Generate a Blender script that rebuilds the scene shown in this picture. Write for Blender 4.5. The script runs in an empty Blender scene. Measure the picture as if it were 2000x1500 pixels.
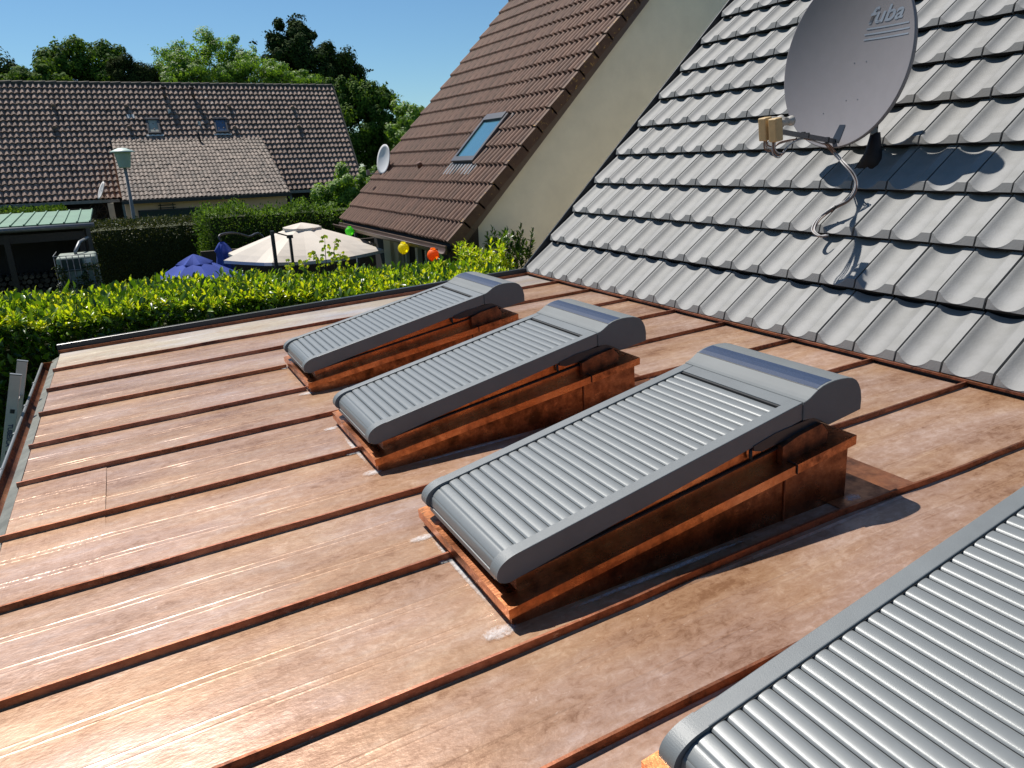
import bpy, math, random
import numpy as np
from mathutils import Matrix, Vector
random.seed(7); rng = np.random.default_rng(11)
S = bpy.context.scene; COL = S.collection
sin, cos, pi = math.sin, math.cos, math.pi; rad = math.radians

# ------------------------------------------------------------------ camera, sky, sun
F = 1438.0
def nrm(v): v = np.array(v, float); return v/np.linalg.norm(v)
def cdir(px, py): return np.array([px-1000.0, 750.0-py, -F])
AY = nrm(cdir(225, 335)); AX = cdir(3960, 204); AX = AX - AY*(AX@AY); AX = nrm(AX); AZ = np.cross(AX, AY)
R3 = np.array([AX, AY, AZ])                      # camera axes in world axes (world X runs up the copper seams, Y along the house)
cam = bpy.data.cameras.new('camera'); camo = bpy.data.objects.new('camera', cam); COL.objects.link(camo)
camo.matrix_world = Matrix([[*R3[i], 0] for i in range(3)] + [[0, 0, 0, 1]])
cam.sensor_width = 36; cam.lens = 36*F/2000; cam.clip_start = .05; cam.clip_end = 2000
S.camera = camo
SUN_AZ, SUN_EL = rad(108), rad(58)
SD = Vector((cos(SUN_EL)*cos(SUN_AZ), cos(SUN_EL)*sin(SUN_AZ), sin(SUN_EL)))
w = bpy.data.worlds.new('World'); S.world = w; w.use_nodes = True
nt = w.node_tree; sky = nt.nodes.new('ShaderNodeTexSky'); sky.sky_type = 'NISHITA'; sky.sun_disc = False
sky.sun_elevation = SUN_EL; sky.sun_rotation = pi/2 - SUN_AZ; sky.air_density = 1.0; sky.dust_density = .1; sky.ozone_density = 5.0
tint = nt.nodes.new('ShaderNodeVectorMath'); tint.operation = 'MULTIPLY'; tint.inputs[1].default_value = (.80, 1.0, 1.06)
nt.links.new(sky.outputs[0], tint.inputs[0]); nt.links.new(tint.outputs[0], nt.nodes['Background'].inputs[0]); nt.nodes['Background'].inputs[1].default_value = .067
sl = bpy.data.lights.new('sun', 'SUN'); sl.energy = 5.0; sl.angle = rad(.53); sl.color = (1, .95, .88)
so = bpy.data.objects.new('sun', sl); COL.objects.link(so); so.rotation_euler = SD.to_track_quat('Z', 'Y').to_euler()
S.view_settings.view_transform = 'Standard'; S.view_settings.look = 'None'; S.view_settings.exposure = .43; S.view_settings.gamma = 1
try: S.view_settings.use_curve_mapping = False
except Exception: pass

GZ = -3.8                                        # ground height below the eye
def ray(px, py): return R3@cdir(px, py)
def hit(px, py, P, n):
    r = ray(px, py); n = np.array(n, float); return r*((np.array(P, float)@n)/(r@n))
def at(px, py, Y): return hit(px, py, (0, Y, 0), (0, 1, 0))

# ------------------------------------------------------------------ materials
KEEP = ('beige', 'peach', 'black', 'paper', 'dark interior')
def mat(name, col, rough=.6, metal=0., var=.12, vscale=6., bump=0., bscale=40., spec=.5, col2=None, detail=4., objvar=0., coat=0., stretch=None):
    if not any(k in name for k in KEEP):
        col = tuple(c*.78 for c in col); col2 = tuple(c*.78 for c in col2) if col2 else None
    m = bpy.data.materials.new(name); m.use_nodes = True; t = m.node_tree; N = t.nodes; L = t.links
    b = N['Principled BSDF']; b.inputs['Roughness'].default_value = rough; b.inputs['Metallic'].default_value = metal
    b.inputs['Specular IOR Level'].default_value = spec; b.inputs['Coat Weight'].default_value = coat
    tc = N.new('ShaderNodeTexCoord'); src = tc.outputs['Object']
    if stretch:
        mp = N.new('ShaderNodeMapping'); mp.inputs['Scale'].default_value = stretch; L.new(src, mp.inputs[0]); src = mp.outputs[0]
    nz = N.new('ShaderNodeTexNoise'); nz.inputs['Scale'].default_value = vscale; nz.inputs['Detail'].default_value = detail; nz.inputs['Roughness'].default_value = .65
    L.new(src, nz.inputs['Vector'])
    rp = N.new('ShaderNodeValToRGB'); L.new(nz.outputs[0], rp.inputs[0])
    c2 = col2 or tuple(min(1, c*(1+var*1.6)) for c in col); c1 = col if col2 else tuple(c*(1-var) for c in col)
    rp.color_ramp.elements[0].position = .34; rp.color_ramp.elements[1].position = .68
    rp.color_ramp.elements[0].color = (*c1, 1); rp.color_ramp.elements[1].color = (*c2, 1)
    out = rp.outputs[0]
    if objvar:
        oi = N.new('ShaderNodeObjectInfo'); ge = N.new('ShaderNodeNewGeometry'); ad = N.new('ShaderNodeMath'); ad.operation = 'ADD'
        L.new(oi.outputs['Random'], ad.inputs[0]); L.new(ge.outputs['Random Per Island'], ad.inputs[1])
        fr = N.new('ShaderNodeMath'); fr.operation = 'FRACT'; L.new(ad.outputs[0], fr.inputs[0])
        mr = N.new('ShaderNodeMapRange'); mr.inputs[3].default_value = 1-objvar; mr.inputs[4].default_value = 1+objvar; L.new(fr.outputs[0], mr.inputs[0])
        mx = N.new('ShaderNodeVectorMath'); mx.operation = 'SCALE'; L.new(out, mx.inputs[0]); L.new(mr.outputs[0], mx.inputs['Scale']); out = mx.outputs[0]
    L.new(out, b.inputs['Base Color'])
    if bump:
        n2 = N.new('ShaderNodeTexNoise'); n2.inputs['Scale'].default_value = bscale; n2.inputs['Detail'].default_value = 3; L.new(src, n2.inputs['Vector'])
        bp = N.new('ShaderNodeBump'); bp.inputs['Strength'].default_value = bump; bp.inputs['Distance'].default_value = .01
        L.new(n2.outputs[0], bp.inputs['Height']); L.new(bp.outputs[0], b.inputs['Normal'])
    return m

def copper_mat(name, cols, r0=.3, r1=.52, metal=.85, seed=0., streak=True, grain=.34, scr=.5):
    """weathered sheet copper: brown oxide blotches, rain streaks along X, scratches, soft dents"""
    m = bpy.data.materials.new(name); m.use_nodes = True; t = m.node_tree; N = t.nodes; L = t.links
    b = N['Principled BSDF']; b.inputs['Metallic'].default_value = metal
    tc = N.new('ShaderNodeTexCoord')
    def noise(scale, detail, st, rgh=.6, off=0.):
        mp = N.new('ShaderNodeMapping'); mp.inputs['Scale'].default_value = st; mp.inputs['Location'].default_value = (seed+off, seed*1.7, off)
        L.new(tc.outputs['Object'], mp.inputs[0]); n = N.new('ShaderNodeTexNoise'); n.inputs['Scale'].default_value = scale
        n.inputs['Detail'].default_value = detail; n.inputs['Roughness'].default_value = rgh; L.new(mp.outputs[0], n.inputs['Vector']); return n
    n1 = noise(2.6, 6, (.45, 1.3, 1) if streak else (1, 1, 1), .62); n2 = noise(14, 5, (.35, 1.4, 1) if streak else (1, 1, 1), .7, 3.)
    ad0 = N.new('ShaderNodeMix'); ad0.data_type = 'FLOAT'; ad0.inputs[0].default_value = .40
    L.new(n1.outputs[0], ad0.inputs[2]); L.new(n2.outputs[0], ad0.inputs[3])
    n6 = noise(30, 7, (.7, 1, 1), .75, 12.); n6.inputs['Distortion'].default_value = .6
    ad = N.new('ShaderNodeMix'); ad.data_type = 'FLOAT'; ad.inputs[0].default_value = grain
    L.new(ad0.outputs[0], ad.inputs[2]); L.new(n6.outputs[0], ad.inputs[3])
    rp = N.new('ShaderNodeValToRGB'); L.new(ad.outputs[0], rp.inputs[0])
    while len(rp.color_ramp.elements) < len(cols): rp.color_ramp.elements.new(.5)
    for i, c in enumerate(cols):
        rp.color_ramp.elements[i].position = .40 + .19*i/(len(cols)-1); rp.color_ramp.elements[i].color = (*c, 1)
    # fine scratches / scuffs
    n3 = noise(55, 4, (.4, .8, 1), .6, 7.); n3.inputs['Distortion'].default_value = 1.2; s3 = N.new('ShaderNodeMapRange'); s3.inputs[1].default_value = .66; s3.inputs[2].default_value = .76; s3.inputs[4].default_value = scr; L.new(n3.outputs[0], s3.inputs[0])
    mx = N.new('ShaderNodeMix'); mx.data_type = 'RGBA'; L.new(s3.outputs[0], mx.inputs[0]); L.new(rp.outputs[0], mx.inputs[6]); mx.inputs[7].default_value = (.66, .53, .45, 1)
    oi = N.new('ShaderNodeObjectInfo'); mr = N.new('ShaderNodeMapRange'); mr.inputs[3].default_value = .88; mr.inputs[4].default_value = 1.1; L.new(oi.outputs['Random'], mr.inputs[0])
    sc = N.new('ShaderNodeVectorMath'); sc.operation = 'SCALE'; L.new(mx.outputs[2], sc.inputs[0]); L.new(mr.outputs[0], sc.inputs['Scale'])
    nh = noise(1.7, 4, (.5, 1.6, 1) if streak else (1, 1, 1), .6, 21.); hr = N.new('ShaderNodeValToRGB'); L.new(nh.outputs[0], hr.inputs[0])
    hr.color_ramp.elements[0].position = .40; hr.color_ramp.elements[0].color = (1.02, .92, .76, 1); hr.color_ramp.elements[1].position = .60; hr.color_ramp.elements[1].color = (1.0, .975, 1.01, 1)
    hm_ = N.new('ShaderNodeVectorMath'); hm_.operation = 'MULTIPLY'; L.new(sc.outputs[0], hm_.inputs[0]); L.new(hr.outputs[0], hm_.inputs[1])
    L.new(hm_.outputs[0], b.inputs['Base Color'])
    rr = N.new('ShaderNodeMapRange'); rr.inputs[1].default_value = .35; rr.inputs[2].default_value = .65; rr.inputs[3].default_value = r1; rr.inputs[4].default_value = r0
    L.new(n2.outputs[0], rr.inputs[0]); L.new(rr.outputs[0], b.inputs['Roughness'])
    n4 = noise(3.2, 2, (.4, 1.5, 1), .5, 5.); n5 = noise(90, 3, (.5, 1, 1), .6, 9.)
    b1 = N.new('ShaderNodeBump'); b1.inputs['Strength'].default_value = .07; b1.inputs['Distance'].default_value = .05; L.new(n4.outputs[0], b1.inputs['Height'])
    b2 = N.new('ShaderNodeBump'); b2.inputs['Strength'].default_value = .10; b2.inputs['Distance'].default_value = .01; L.new(n5.outputs[0], b2.inputs['Height'])
    L.new(b1.outputs[0], b2.inputs['Normal']); L.new(b2.outputs[0], b.inputs['Normal'])
    return m

def residue_mat(name):
    m = bpy.data.materials.new(name); m.use_nodes = True; t = m.node_tree; N = t.nodes; L = t.links
    b = N['Principled BSDF']; b.inputs['Base Color'].default_value = (.75, .78, .8, 1); b.inputs['Roughness'].default_value = .7
    tc = N.new('ShaderNodeTexCoord'); nz = N.new('ShaderNodeTexNoise'); nz.inputs['Scale'].default_value = 30; nz.inputs['Detail'].default_value = 8; nz.inputs['Roughness'].default_value = .8; nz.inputs['Distortion'].default_value = 1.5
    L.new(tc.outputs['Object'], nz.inputs['Vector'])
    at_ = N.new('ShaderNodeAttribute'); at_.attribute_name = 'fade'
    mu = N.new('ShaderNodeMath'); mu.operation = 'MULTIPLY_ADD'; L.new(at_.outputs['Fac'], mu.inputs[0]); mu.inputs[1].default_value = .55; L.new(nz.outputs[0], mu.inputs[2])
    mr = N.new('ShaderNodeMapRange'); mr.inputs[1].default_value = .78; mr.inputs[2].default_value = 1.15; mr.inputs[4].default_value = .6; L.new(mu.outputs[0], mr.inputs[0])
    L.new(mr.outputs[0], b.inputs['Alpha']); return m

def leaf_mat(name, cols, rough=.4, trans=.35, spec=.5):
    m = bpy.data.materials.new(name); m.use_nodes = True; t = m.node_tree; N = t.nodes; L = t.links
    b = N['Principled BSDF']; b.inputs['Roughness'].default_value = rough; b.inputs['Specular IOR Level'].default_value = spec
    ge = N.new('ShaderNodeNewGeometry'); rp = N.new('ShaderNodeValToRGB'); L.new(ge.outputs['Random Per Island'], rp.inputs[0])
    while len(rp.color_ramp.elements) < len(cols): rp.color_ramp.elements.new(.5)
    for i, c in enumerate(cols): rp.color_ramp.elements[i].position = i/(len(cols)-1); rp.color_ramp.elements[i].color = (*c, 1)
    L.new(rp.outputs[0], b.inputs['Base Color'])
    tr = N.new('ShaderNodeBsdfTranslucent'); sc = N.new('ShaderNodeVectorMath'); sc.operation = 'MULTIPLY'; sc.inputs[1].default_value = (1.5, 1.5, .6)
    L.new(rp.outputs[0], sc.inputs[0]); L.new(sc.outputs[0], tr.inputs['Color'])
    mx = N.new('ShaderNodeMixShader'); mx.inputs[0].default_value = trans
    L.new(b.outputs[0], mx.inputs[1]); L.new(tr.outputs[0], mx.inputs[2]); L.new(mx.outputs[0], N['Material Output'].inputs[0]); return m

def tile_mat(name, c1, c2, spot=None, spots=.0, rough=.75, objvar=.1, sscale=18., lichen=None):
    m = mat(name, c1, rough=rough, col2=c2, vscale=5, bump=.1, bscale=70, objvar=objvar, spec=.4)
    t = m.node_tree; N = t.nodes; L = t.links; b = N['Principled BSDF']
    if spots:
        src = b.inputs['Base Color'].links[0].from_socket; ge = N.new('ShaderNodeNewGeometry')
        nz = N.new('ShaderNodeTexNoise'); nz.inputs['Scale'].default_value = sscale; nz.inputs['Detail'].default_value = 4; nz.inputs['Roughness'].default_value = .7; L.new(ge.outputs['Position'], nz.inputs['Vector'])
        n0 = N.new('ShaderNodeTexNoise'); n0.inputs['Scale'].default_value = .6; L.new(ge.outputs['Position'], n0.inputs['Vector'])
        ad = N.new('ShaderNodeMath'); ad.operation = 'MULTIPLY_ADD'; L.new(n0.outputs[0], ad.inputs[0]); ad.inputs[1].default_value = .35; L.new(nz.outputs[0], ad.inputs[2])
        mr = N.new('ShaderNodeMapRange'); mr.inputs[1].default_value = spots; mr.inputs[2].default_value = spots+.05; L.new(ad.outputs[0], mr.inputs[0])
        mx = N.new('ShaderNodeMix'); mx.data_type = 'RGBA'; L.new(mr.outputs[0], mx.inputs[0]); L.new(src, mx.inputs[6]); mx.inputs[7].default_value = (*spot, 1); L.new(mx.outputs[2], b.inputs['Base Color'])
    return m

M = {}
M['copper'] = copper_mat('weathered copper sheet', [(.20, .105, .058), (.31, .19, .125), (.375, .25, .18), (.47, .345, .27)], r0=.31, r1=.43, metal=.26)
M['copper_pale'] = copper_mat('pale weathered copper sheet', [(.22, .175, .15), (.27, .24, .22), (.30, .285, .27), (.34, .325, .315)], r0=.45, r1=.6, metal=.4)
M['copper_seam'] = copper_mat('brown copper seam', [(.09, .04, .028), (.24, .10, .06), (.34, .145, .09), (.42, .20, .125)], r0=.35, r1=.55, seed=4)
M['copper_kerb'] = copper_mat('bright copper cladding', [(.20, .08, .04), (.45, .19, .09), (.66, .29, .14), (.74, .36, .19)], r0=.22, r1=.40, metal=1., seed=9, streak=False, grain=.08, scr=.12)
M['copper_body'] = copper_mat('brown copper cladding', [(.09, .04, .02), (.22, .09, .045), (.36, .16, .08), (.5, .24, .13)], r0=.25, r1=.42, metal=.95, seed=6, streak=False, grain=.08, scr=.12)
M['copper_dark'] = copper_mat('darkened copper', [(.10, .05, .035), (.22, .10, .06), (.36, .16, .09), (.5, .25, .14)], r0=.35, r1=.55, seed=2, streak=False, grain=.08, scr=.12)
M['residue'] = residue_mat('white solder flux residue')
M['alu'] = mat('grey painted aluminium', (.165, .180, .184), rough=.46, var=.06, vscale=5, bump=.12, bscale=420, spec=.6)
M['alu_matte'] = mat('matt grey painted aluminium', (.165, .180, .184), rough=.62, var=.05, vscale=4, bump=.06, bscale=420, spec=.4)
M['slat'] = mat('satin grey slat paint', (.205, .22, .222), rough=.40, metal=.12, var=.03, vscale=20, bump=.08, bscale=500, spec=.6)
M['solar'] = mat('dark blue solar cell strip', (.03, .05, .10), rough=.5, var=.35, vscale=300, spec=.25)
M['black'] = mat('black rubber', (.012, .012, .013), rough=.6, var=.1)
M['anthracite'] = mat('anthracite trim metal', (.028, .033, .042), rough=.32, var=.1, spec=.6)
M['gray_tile'] = tile_mat('light grey glazed roof tile', (.225, .225, .215), (.28, .28, .275), rough=.64, objvar=.07, spot=(.15, .145, .13), spots=.93, sscale=9)
M['gray_tile'].node_tree.nodes['Principled BSDF'].inputs['Metallic'].default_value = .05
M['tile_shade'] = mat('grey tile front with painted shade', (.02, .02, .021), rough=.9, spec=.1)  # near-black colour paints the shade onto tile fronts and undersides
M['brown_tile'] = tile_mat('brown concrete roof tile', (.125, .056, .034), (.21, .105, .065), spot=(.48, .40, .30), spots=.92, objvar=.16, sscale=13)
M['verge_tile'] = tile_mat('brown verge tile with ochre lichen', (.10, .05, .032), (.15, .08, .048), spot=(.34, .19, .05), spots=.76, objvar=.1, sscale=14)
M['far_tile'] = tile_mat('grey brown roof tile', (.235, .155, .118), (.36, .255, .205), spot=(.62, .56, .52), spots=.86, objvar=.25, sscale=5)
M['annex_tile'] = tile_mat('mossy small roof tile', (.15, .112, .088), (.26, .205, .165), spot=(.035, .03, .025), spots=.76, objvar=.3, sscale=6)
M['ridge'] = mat('mossy ridge tile', (.06, .055, .04), rough=.9, col2=(.13, .11, .09), vscale=4)
M['deck'] = mat('dark roof underlay', (.015, .014, .014), rough=.9)
M['beige'] = mat('beige roughcast render', (.74, .68, .55), rough=.9, var=.04, vscale=2.5, bump=.35, bscale=160, spec=.2)
M['peach'] = mat('peach rendered wall', (.80, .50, .34), rough=.9, var=.06, vscale=1.5, bump=.2, bscale=60, spec=.2)
M['cream'] = mat('cream painted wood', (.55, .52, .42), rough=.7, var=.05)
M['brownwood'] = mat('dark brown wood', (.045, .026, .018), rough=.6, var=.25, vscale=8, stretch=(6, 6, 1))
M['brownpaint'] = mat('brown painted gutter board', (.11, .065, .045), rough=.45, var=.1)
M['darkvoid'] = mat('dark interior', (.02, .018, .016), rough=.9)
M['glass'] = mat('roof window glass', (.08, .22, .28), rough=.05, var=.05, spec=1.0, coat=1.)
M['glass_far'] = mat('sky reflecting glass', (.10, .15, .24), rough=.1, var=.1, spec=1.)
M['winframe'] = mat('grey window cladding', (.12, .115, .115), rough=.4, metal=.4, var=.06)
M['lead'] = mat('grey lead flashing', (.20, .21, .22), rough=.5, metal=.4, var=.15, vscale=12)
M['dish'] = mat('grey dish enamel', (.27, .255, .265), rough=.48, var=.02, vscale=12, spec=.4)
M['dishprint'] = mat('pale blue dish print', (.30, .345, .41), rough=.5, var=.05)
M['whitedish'] = mat('white dish enamel', (.72, .72, .72), rough=.5, var=.03)
M['mast'] = mat('dark brown mast boot', (.022, .015, .014), rough=.7, var=.2)
M['tube'] = mat('grey steel tube', (.20, .20, .21), rough=.4, metal=.5, var=.06)
M['lnb'] = mat('sun yellowed plastic', (.60, .42, .20), rough=.55, var=.08, vscale=20)
M['lnbgrey'] = mat('pale plastic cap', (.50, .47, .42), rough=.5, var=.05)
M['cable_white'] = mat('grey white coaxial cable', (.46, .44, .43), rough=.5, var=.1)
M['cable_brown'] = mat('brownish coaxial cable', (.24, .13, .09), rough=.5, var=.15)
M['canvas'] = mat('cream parasol canvas', (.78, .70, .60), rough=.85, var=.03, vscale=3, spec=.1)
M['blue'] = mat('blue parasol canvas', (.05, .085, .36), rough=.8, var=.12, vscale=2, spec=.15)
M['darkmetal'] = mat('dark grey pole metal', (.05, .05, .055), rough=.4, metal=.4, var=.1)
M['aluladder'] = mat('brushed aluminium ladder', (.62, .58, .54), rough=.5, metal=.3, var=.06, vscale=14)
M['bluetext'] = mat('dark blue print', (.03, .04, .14), rough=.5)
M['greenroof'] = mat('green metal roof panel', (.13, .26, .15), rough=.45, var=.12, vscale=2.5)
M['zinc'] = mat('dull zinc', (.22, .23, .235), rough=.45, metal=.5, var=.12, vscale=8)
M['zinc_dirty'] = mat('dirty pale zinc apron', (.20, .20, .17), rough=.6, metal=.3, var=.2, vscale=9)
M['lampglass'] = mat('pale green lamp bowl', (.50, .62, .54), rough=.45, var=.03)
M['concrete'] = mat('grey concrete pole', (.30, .28, .27), rough=.8, var=.1)
M['greendoor'] = mat('dark green garage door', (.012, .03, .026), rough=.5, var=.2)
M['whiteplastic'] = mat('milky plastic tank', (.20, .24, .20), rough=.6, var=.3, vscale=5)
M['log'] = mat('cut firewood', (.10, .075, .055), rough=.9, var=.5, vscale=3, objvar=.5)
M['bark'] = mat('bark', (.05, .038, .028), rough=.9, var=.3, vscale=5)
M['grass'] = mat('lawn', (.045, .075, .022), rough=.95, col2=(.08, .10, .035), vscale=1.2, spec=.1)
M['yellow'] = leaf_mat('yellow paper lantern', [(.80, .70, .02), (.80, .70, .02)], rough=.6, trans=.5)
M['orange'] = leaf_mat('orange paper lantern', [(.85, .20, .015), (.85, .20, .015)], rough=.6, trans=.5)
M['green'] = leaf_mat('green paper lantern', [(.10, .55, .03), (.10, .55, .03)], rough=.6, trans=.5)
M['white'] = mat('white paint', (.72, .70, .66), rough=.6, var=.04)
M['l_laurel'] = leaf_mat('cherry laurel leaf', [(.014, .045, .006), (.04, .10, .010), (.09, .18, .012), (.15, .25, .014)], rough=.33, trans=.3, spec=.6)
M['l_shoot'] = leaf_mat('fresh laurel shoot leaf', [(.16, .28, .012), (.30, .42, .016), (.44, .50, .02), (.50, .48, .02)], rough=.33, trans=.42)
M['l_dark'] = leaf_mat('dark clipped hedge leaf', [(.012, .022, .007), (.03, .045, .012), (.06, .07, .018), (.09, .085, .025)], rough=.6, trans=.2, spec=.25)
M['l_mid'] = leaf_mat('mid green leaf', [(.022, .055, .010), (.05, .105, .014), (.09, .16, .02), (.14, .21, .03)], spec=.15, rough=.8, trans=.3)
M['l_light'] = leaf_mat('light green feathery leaf', [(.07, .14, .02), (.12, .23, .025), (.18, .31, .035), (.23, .34, .04)], rough=.6, trans=.4)
M['l_deep'] = leaf_mat('deep dark green leaf', [(.012, .028, .010), (.025, .046, .014), (.04, .07, .018), (.06, .085, .022)], rough=.9, trans=.15, spec=.08)
M['l_conifer'] = leaf_mat('conifer needle spray', [(.012, .022, .008), (.03, .045, .012), (.05, .065, .016)], rough=.95, trans=.1, spec=.05)

# ------------------------------------------------------------------ object helpers
ACC = {}                                          # world position of every parent (roots are never rotated unless local=True)
def tag(o, label=None, cat=None, group=None, kind=None):
    if label: o['label'] = label
    if cat: o['category'] = cat
    if group: o['group'] = group
    if kind: o['kind'] = kind
    return o
def thing(name, loc, label=None, cat=None, group=None, kind=None):
    o = bpy.data.objects.new(name, None); o.empty_display_size = .2; COL.objects.link(o); o.location = loc; ACC[o.name] = Vector(loc)
    return tag(o, label, cat, group, kind)
def place(name, me, parent=None, mtx=None):
    o = bpy.data.objects.new(name, me); COL.objects.link(o)
    if parent is not None:
        o.parent = parent; off = ACC.get(parent.name, Vector((0, 0, 0))); ACC[o.name] = off
        if mtx is not None: o.matrix_local = Matrix.Translation(-off)@mtx
    else:
        ACC[o.name] = Vector((0, 0, 0))
        if mtx is not None: o.matrix_local = mtx
    return o

class MB:
    def __init__(s): s.v = []; s.f = []; s.sm = []
    def add(s, vs, fs, smooth=False):
        o = len(s.v); s.v += [tuple(map(float, p)) for p in vs]; s.f += [tuple(i+o for i in f) for f in fs]; s.sm += [smooth]*len(fs); return s
    def box(s, a, b):
        (x0, y0, z0), (x1, y1, z1) = a, b
        return s.add([(x0, y0, z0), (x1, y0, z0), (x1, y1, z0), (x0, y1, z0), (x0, y0, z1), (x1, y0, z1), (x1, y1, z1), (x0, y1, z1)],
                     [(3, 2, 1, 0), (4, 5, 6, 7), (0, 1, 5, 4), (1, 2, 6, 5), (2, 3, 7, 6), (3, 0, 4, 7)])
    def obox(s, c, ax, ay, az):                    # centre and half-axis vectors
        c, ax, ay, az = [np.array(k, float) for k in (c, ax, ay, az)]; vs = [c+i*ax+j*ay+k*az for k in (-1, 1) for (i, j) in ((-1, -1), (1, -1), (1, 1), (-1, 1))]
        return s.add(vs, [(3, 2, 1, 0), (4, 5, 6, 7), (0, 1, 5, 4), (1, 2, 6, 5), (2, 3, 7, 6), (3, 0, 4, 7)])
    def bar(s, a, b, wd, h, up=(0, 0, 1)):
        a = np.array(a, float); b = np.array(b, float); d = nrm(b-a); u = np.array(up, float)
        if abs(d@u) > .98: u = np.array([1., 0, 0])
        sd = nrm(np.cross(d, u)); u = np.cross(sd, d); return s.obox((a+b)/2, (b-a)/2, sd*wd/2, u*h/2)
    def prism(s, pts, y0, y1, axis=1, smooth=False):   # polygon in the plane of the two other axes, extruded along axis
        n = len(pts)
        def P(p, t): return (p[0], t, p[1]) if axis == 1 else ((t, p[0], p[1]) if axis == 0 else (p[0], p[1], t))
        vs = [P(p, y0) for p in pts]+[P(p, y1) for p in pts]
        s.add(vs, [tuple(range(n-1, -1, -1)), tuple(range(n, 2*n))]); o = len(s.v)-2*n
        fs = [(o+i, o+(i+1) % n, o+n+(i+1) % n, o+n+i) for i in range(n)]; s.f += fs; s.sm += [smooth]*n; return s
    def tube(s, pts, r, n=8, cap=True):
        P = [np.array(p, float) for p in pts]; k = len(P); rs = r if hasattr(r, '__len__') else [r]*k; vs = []; u = None
        for i in range(k):
            d = nrm(P[min(i+1, k-1)]-P[max(i-1, 0)])
            if u is None: u = nrm(np.cross(d, (0, 0, 1) if abs(d[2]) < .9 else (1, 0, 0)))
            u = nrm(u-d*(u@d)); v = np.cross(d, u)
            for j in range(n): a = 2*pi*j/n; vs.append(P[i]+rs[i]*(cos(a)*u+sin(a)*v))
        fs = [(i*n+j, i*n+(j+1) % n, (i+1)*n+(j+1) % n, (i+1)*n+j) for i in range(k-1) for j in range(n)]
        s.add(vs, fs, True)
        if cap: s.add([], []); o = len(s.v)-k*n; s.f += [tuple(o+j for j in range(n-1, -1, -1)), tuple(o+(k-1)*n+j for j in range(n))]; s.sm += [False]*2
        return s
    def lathe(s, prof, c=(0, 0, 0), n=20, smooth=True):  # (r,z) profile about the vertical through c
        vs = [(c[0]+r*cos(2*pi*j/n), c[1]+r*sin(2*pi*j/n), c[2]+z) for r, z in prof for j in range(n)]
        return s.add(vs, [(i*n+j, i*n+(j+1) % n, (i+1)*n+(j+1) % n, (i+1)*n+j) for i in range(len(prof)-1) for j in range(n)], smooth)
    def mesh(s, name, m, off=(0, 0, 0)):
        me = bpy.data.meshes.new(name); me.from_pydata([(x-off[0], y-off[1], z-off[2]) for x, y, z in s.v], [], s.f)
        me.polygons.foreach_set('use_smooth', s.sm); me.materials.append(m if not isinstance(m, str) else M[m]); me.update(); return me
    def build(s, name, m, parent=None, local=False):
        off = (0, 0, 0) if (parent is None or local) else ACC.get(parent.name, Vector((0, 0, 0)))
        return place(name, s.mesh(name, m, off), parent)

def bevel(o, wdt=.004, seg=2):
    b = o.modifiers.new('bevel', 'BEVEL'); b.width = wdt; b.segments = seg; b.limit_method = 'ANGLE'; b.angle_limit = rad(40); return o

# leaves: P base points, D direction of the leaf, Nn its face normal
def leaf_mesh(name, P, D, Nn, ln, wd, m, fold=.25, curl=.15, six=True):
    n = len(P); D = D/np.linalg.norm(D, axis=1, keepdims=True); Sd = np.cross(D, Nn); Sd /= np.linalg.norm(Sd, axis=1, keepdims=True)+1e-9; U = np.cross(Sd, D)
    ln = np.broadcast_to(ln, (n,))[:, None]; wd = np.broadcast_to(wd, (n,))[:, None]
    if six:
        V = np.stack([P, P+D*ln*.38+Sd*wd*.5+U*wd*fold, P+D*ln*.42, P+D*ln*.38-Sd*wd*.5+U*wd*fold, P+D*ln*.75+Sd*wd*.36+U*(wd*fold*.8-ln*curl*.4), P+D*ln*.75-Sd*wd*.36+U*(wd*fold*.8-ln*curl*.4), P+D*ln-U*ln*curl, P+D*ln*.75-U*ln*curl*.4], 1)
        k = 8; T = np.array([(0, 2, 1), (0, 3, 2), (1, 2, 7), (1, 7, 4), (2, 3, 5), (2, 5, 7), (4, 7, 6), (7, 5, 6)])
    else:
        V = np.stack([P, P+D*ln*.5+Sd*wd*.5, P+D*ln-U*ln*curl, P+D*ln*.5-Sd*wd*.5], 1); k = 4; T = np.array([(0, 3, 1), (1, 3, 2)])
    return tri_mesh(name, V.reshape(-1, 3), (T[None]+np.arange(n)[:, None, None]*k).reshape(-1, 3), m)
def tri_mesh(name, V, T, m):
    me = bpy.data.meshes.new(name); me.vertices.add(len(V)); me.vertices.foreach_set('co', V.astype(np.float32).ravel())
    me.loops.add(len(T)*3); me.loops.foreach_set('vertex_index', T.astype(np.int32).ravel()); me.polygons.add(len(T))
    me.polygons.foreach_set('loop_start', np.arange(0, len(T)*3, 3, dtype=np.int32)); me.polygons.foreach_set('loop_total', np.full(len(T), 3, np.int32))
    me.materials.append(m if not isinstance(m, str) else M[m]); me.update(); me.validate(); return me
def rdir(n): v = rng.normal(size=(n, 3)); return v/np.linalg.norm(v, axis=1, keepdims=True)

# ------------------------------------------------------------------ ground
g = MB(); g.add([(-400, -400, GZ), (400, -400, GZ), (400, 600, GZ), (-400, 600, GZ)], [(0, 1, 2, 3)])
tag(g.build('ground', 'grass'), kind='structure')

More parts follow.
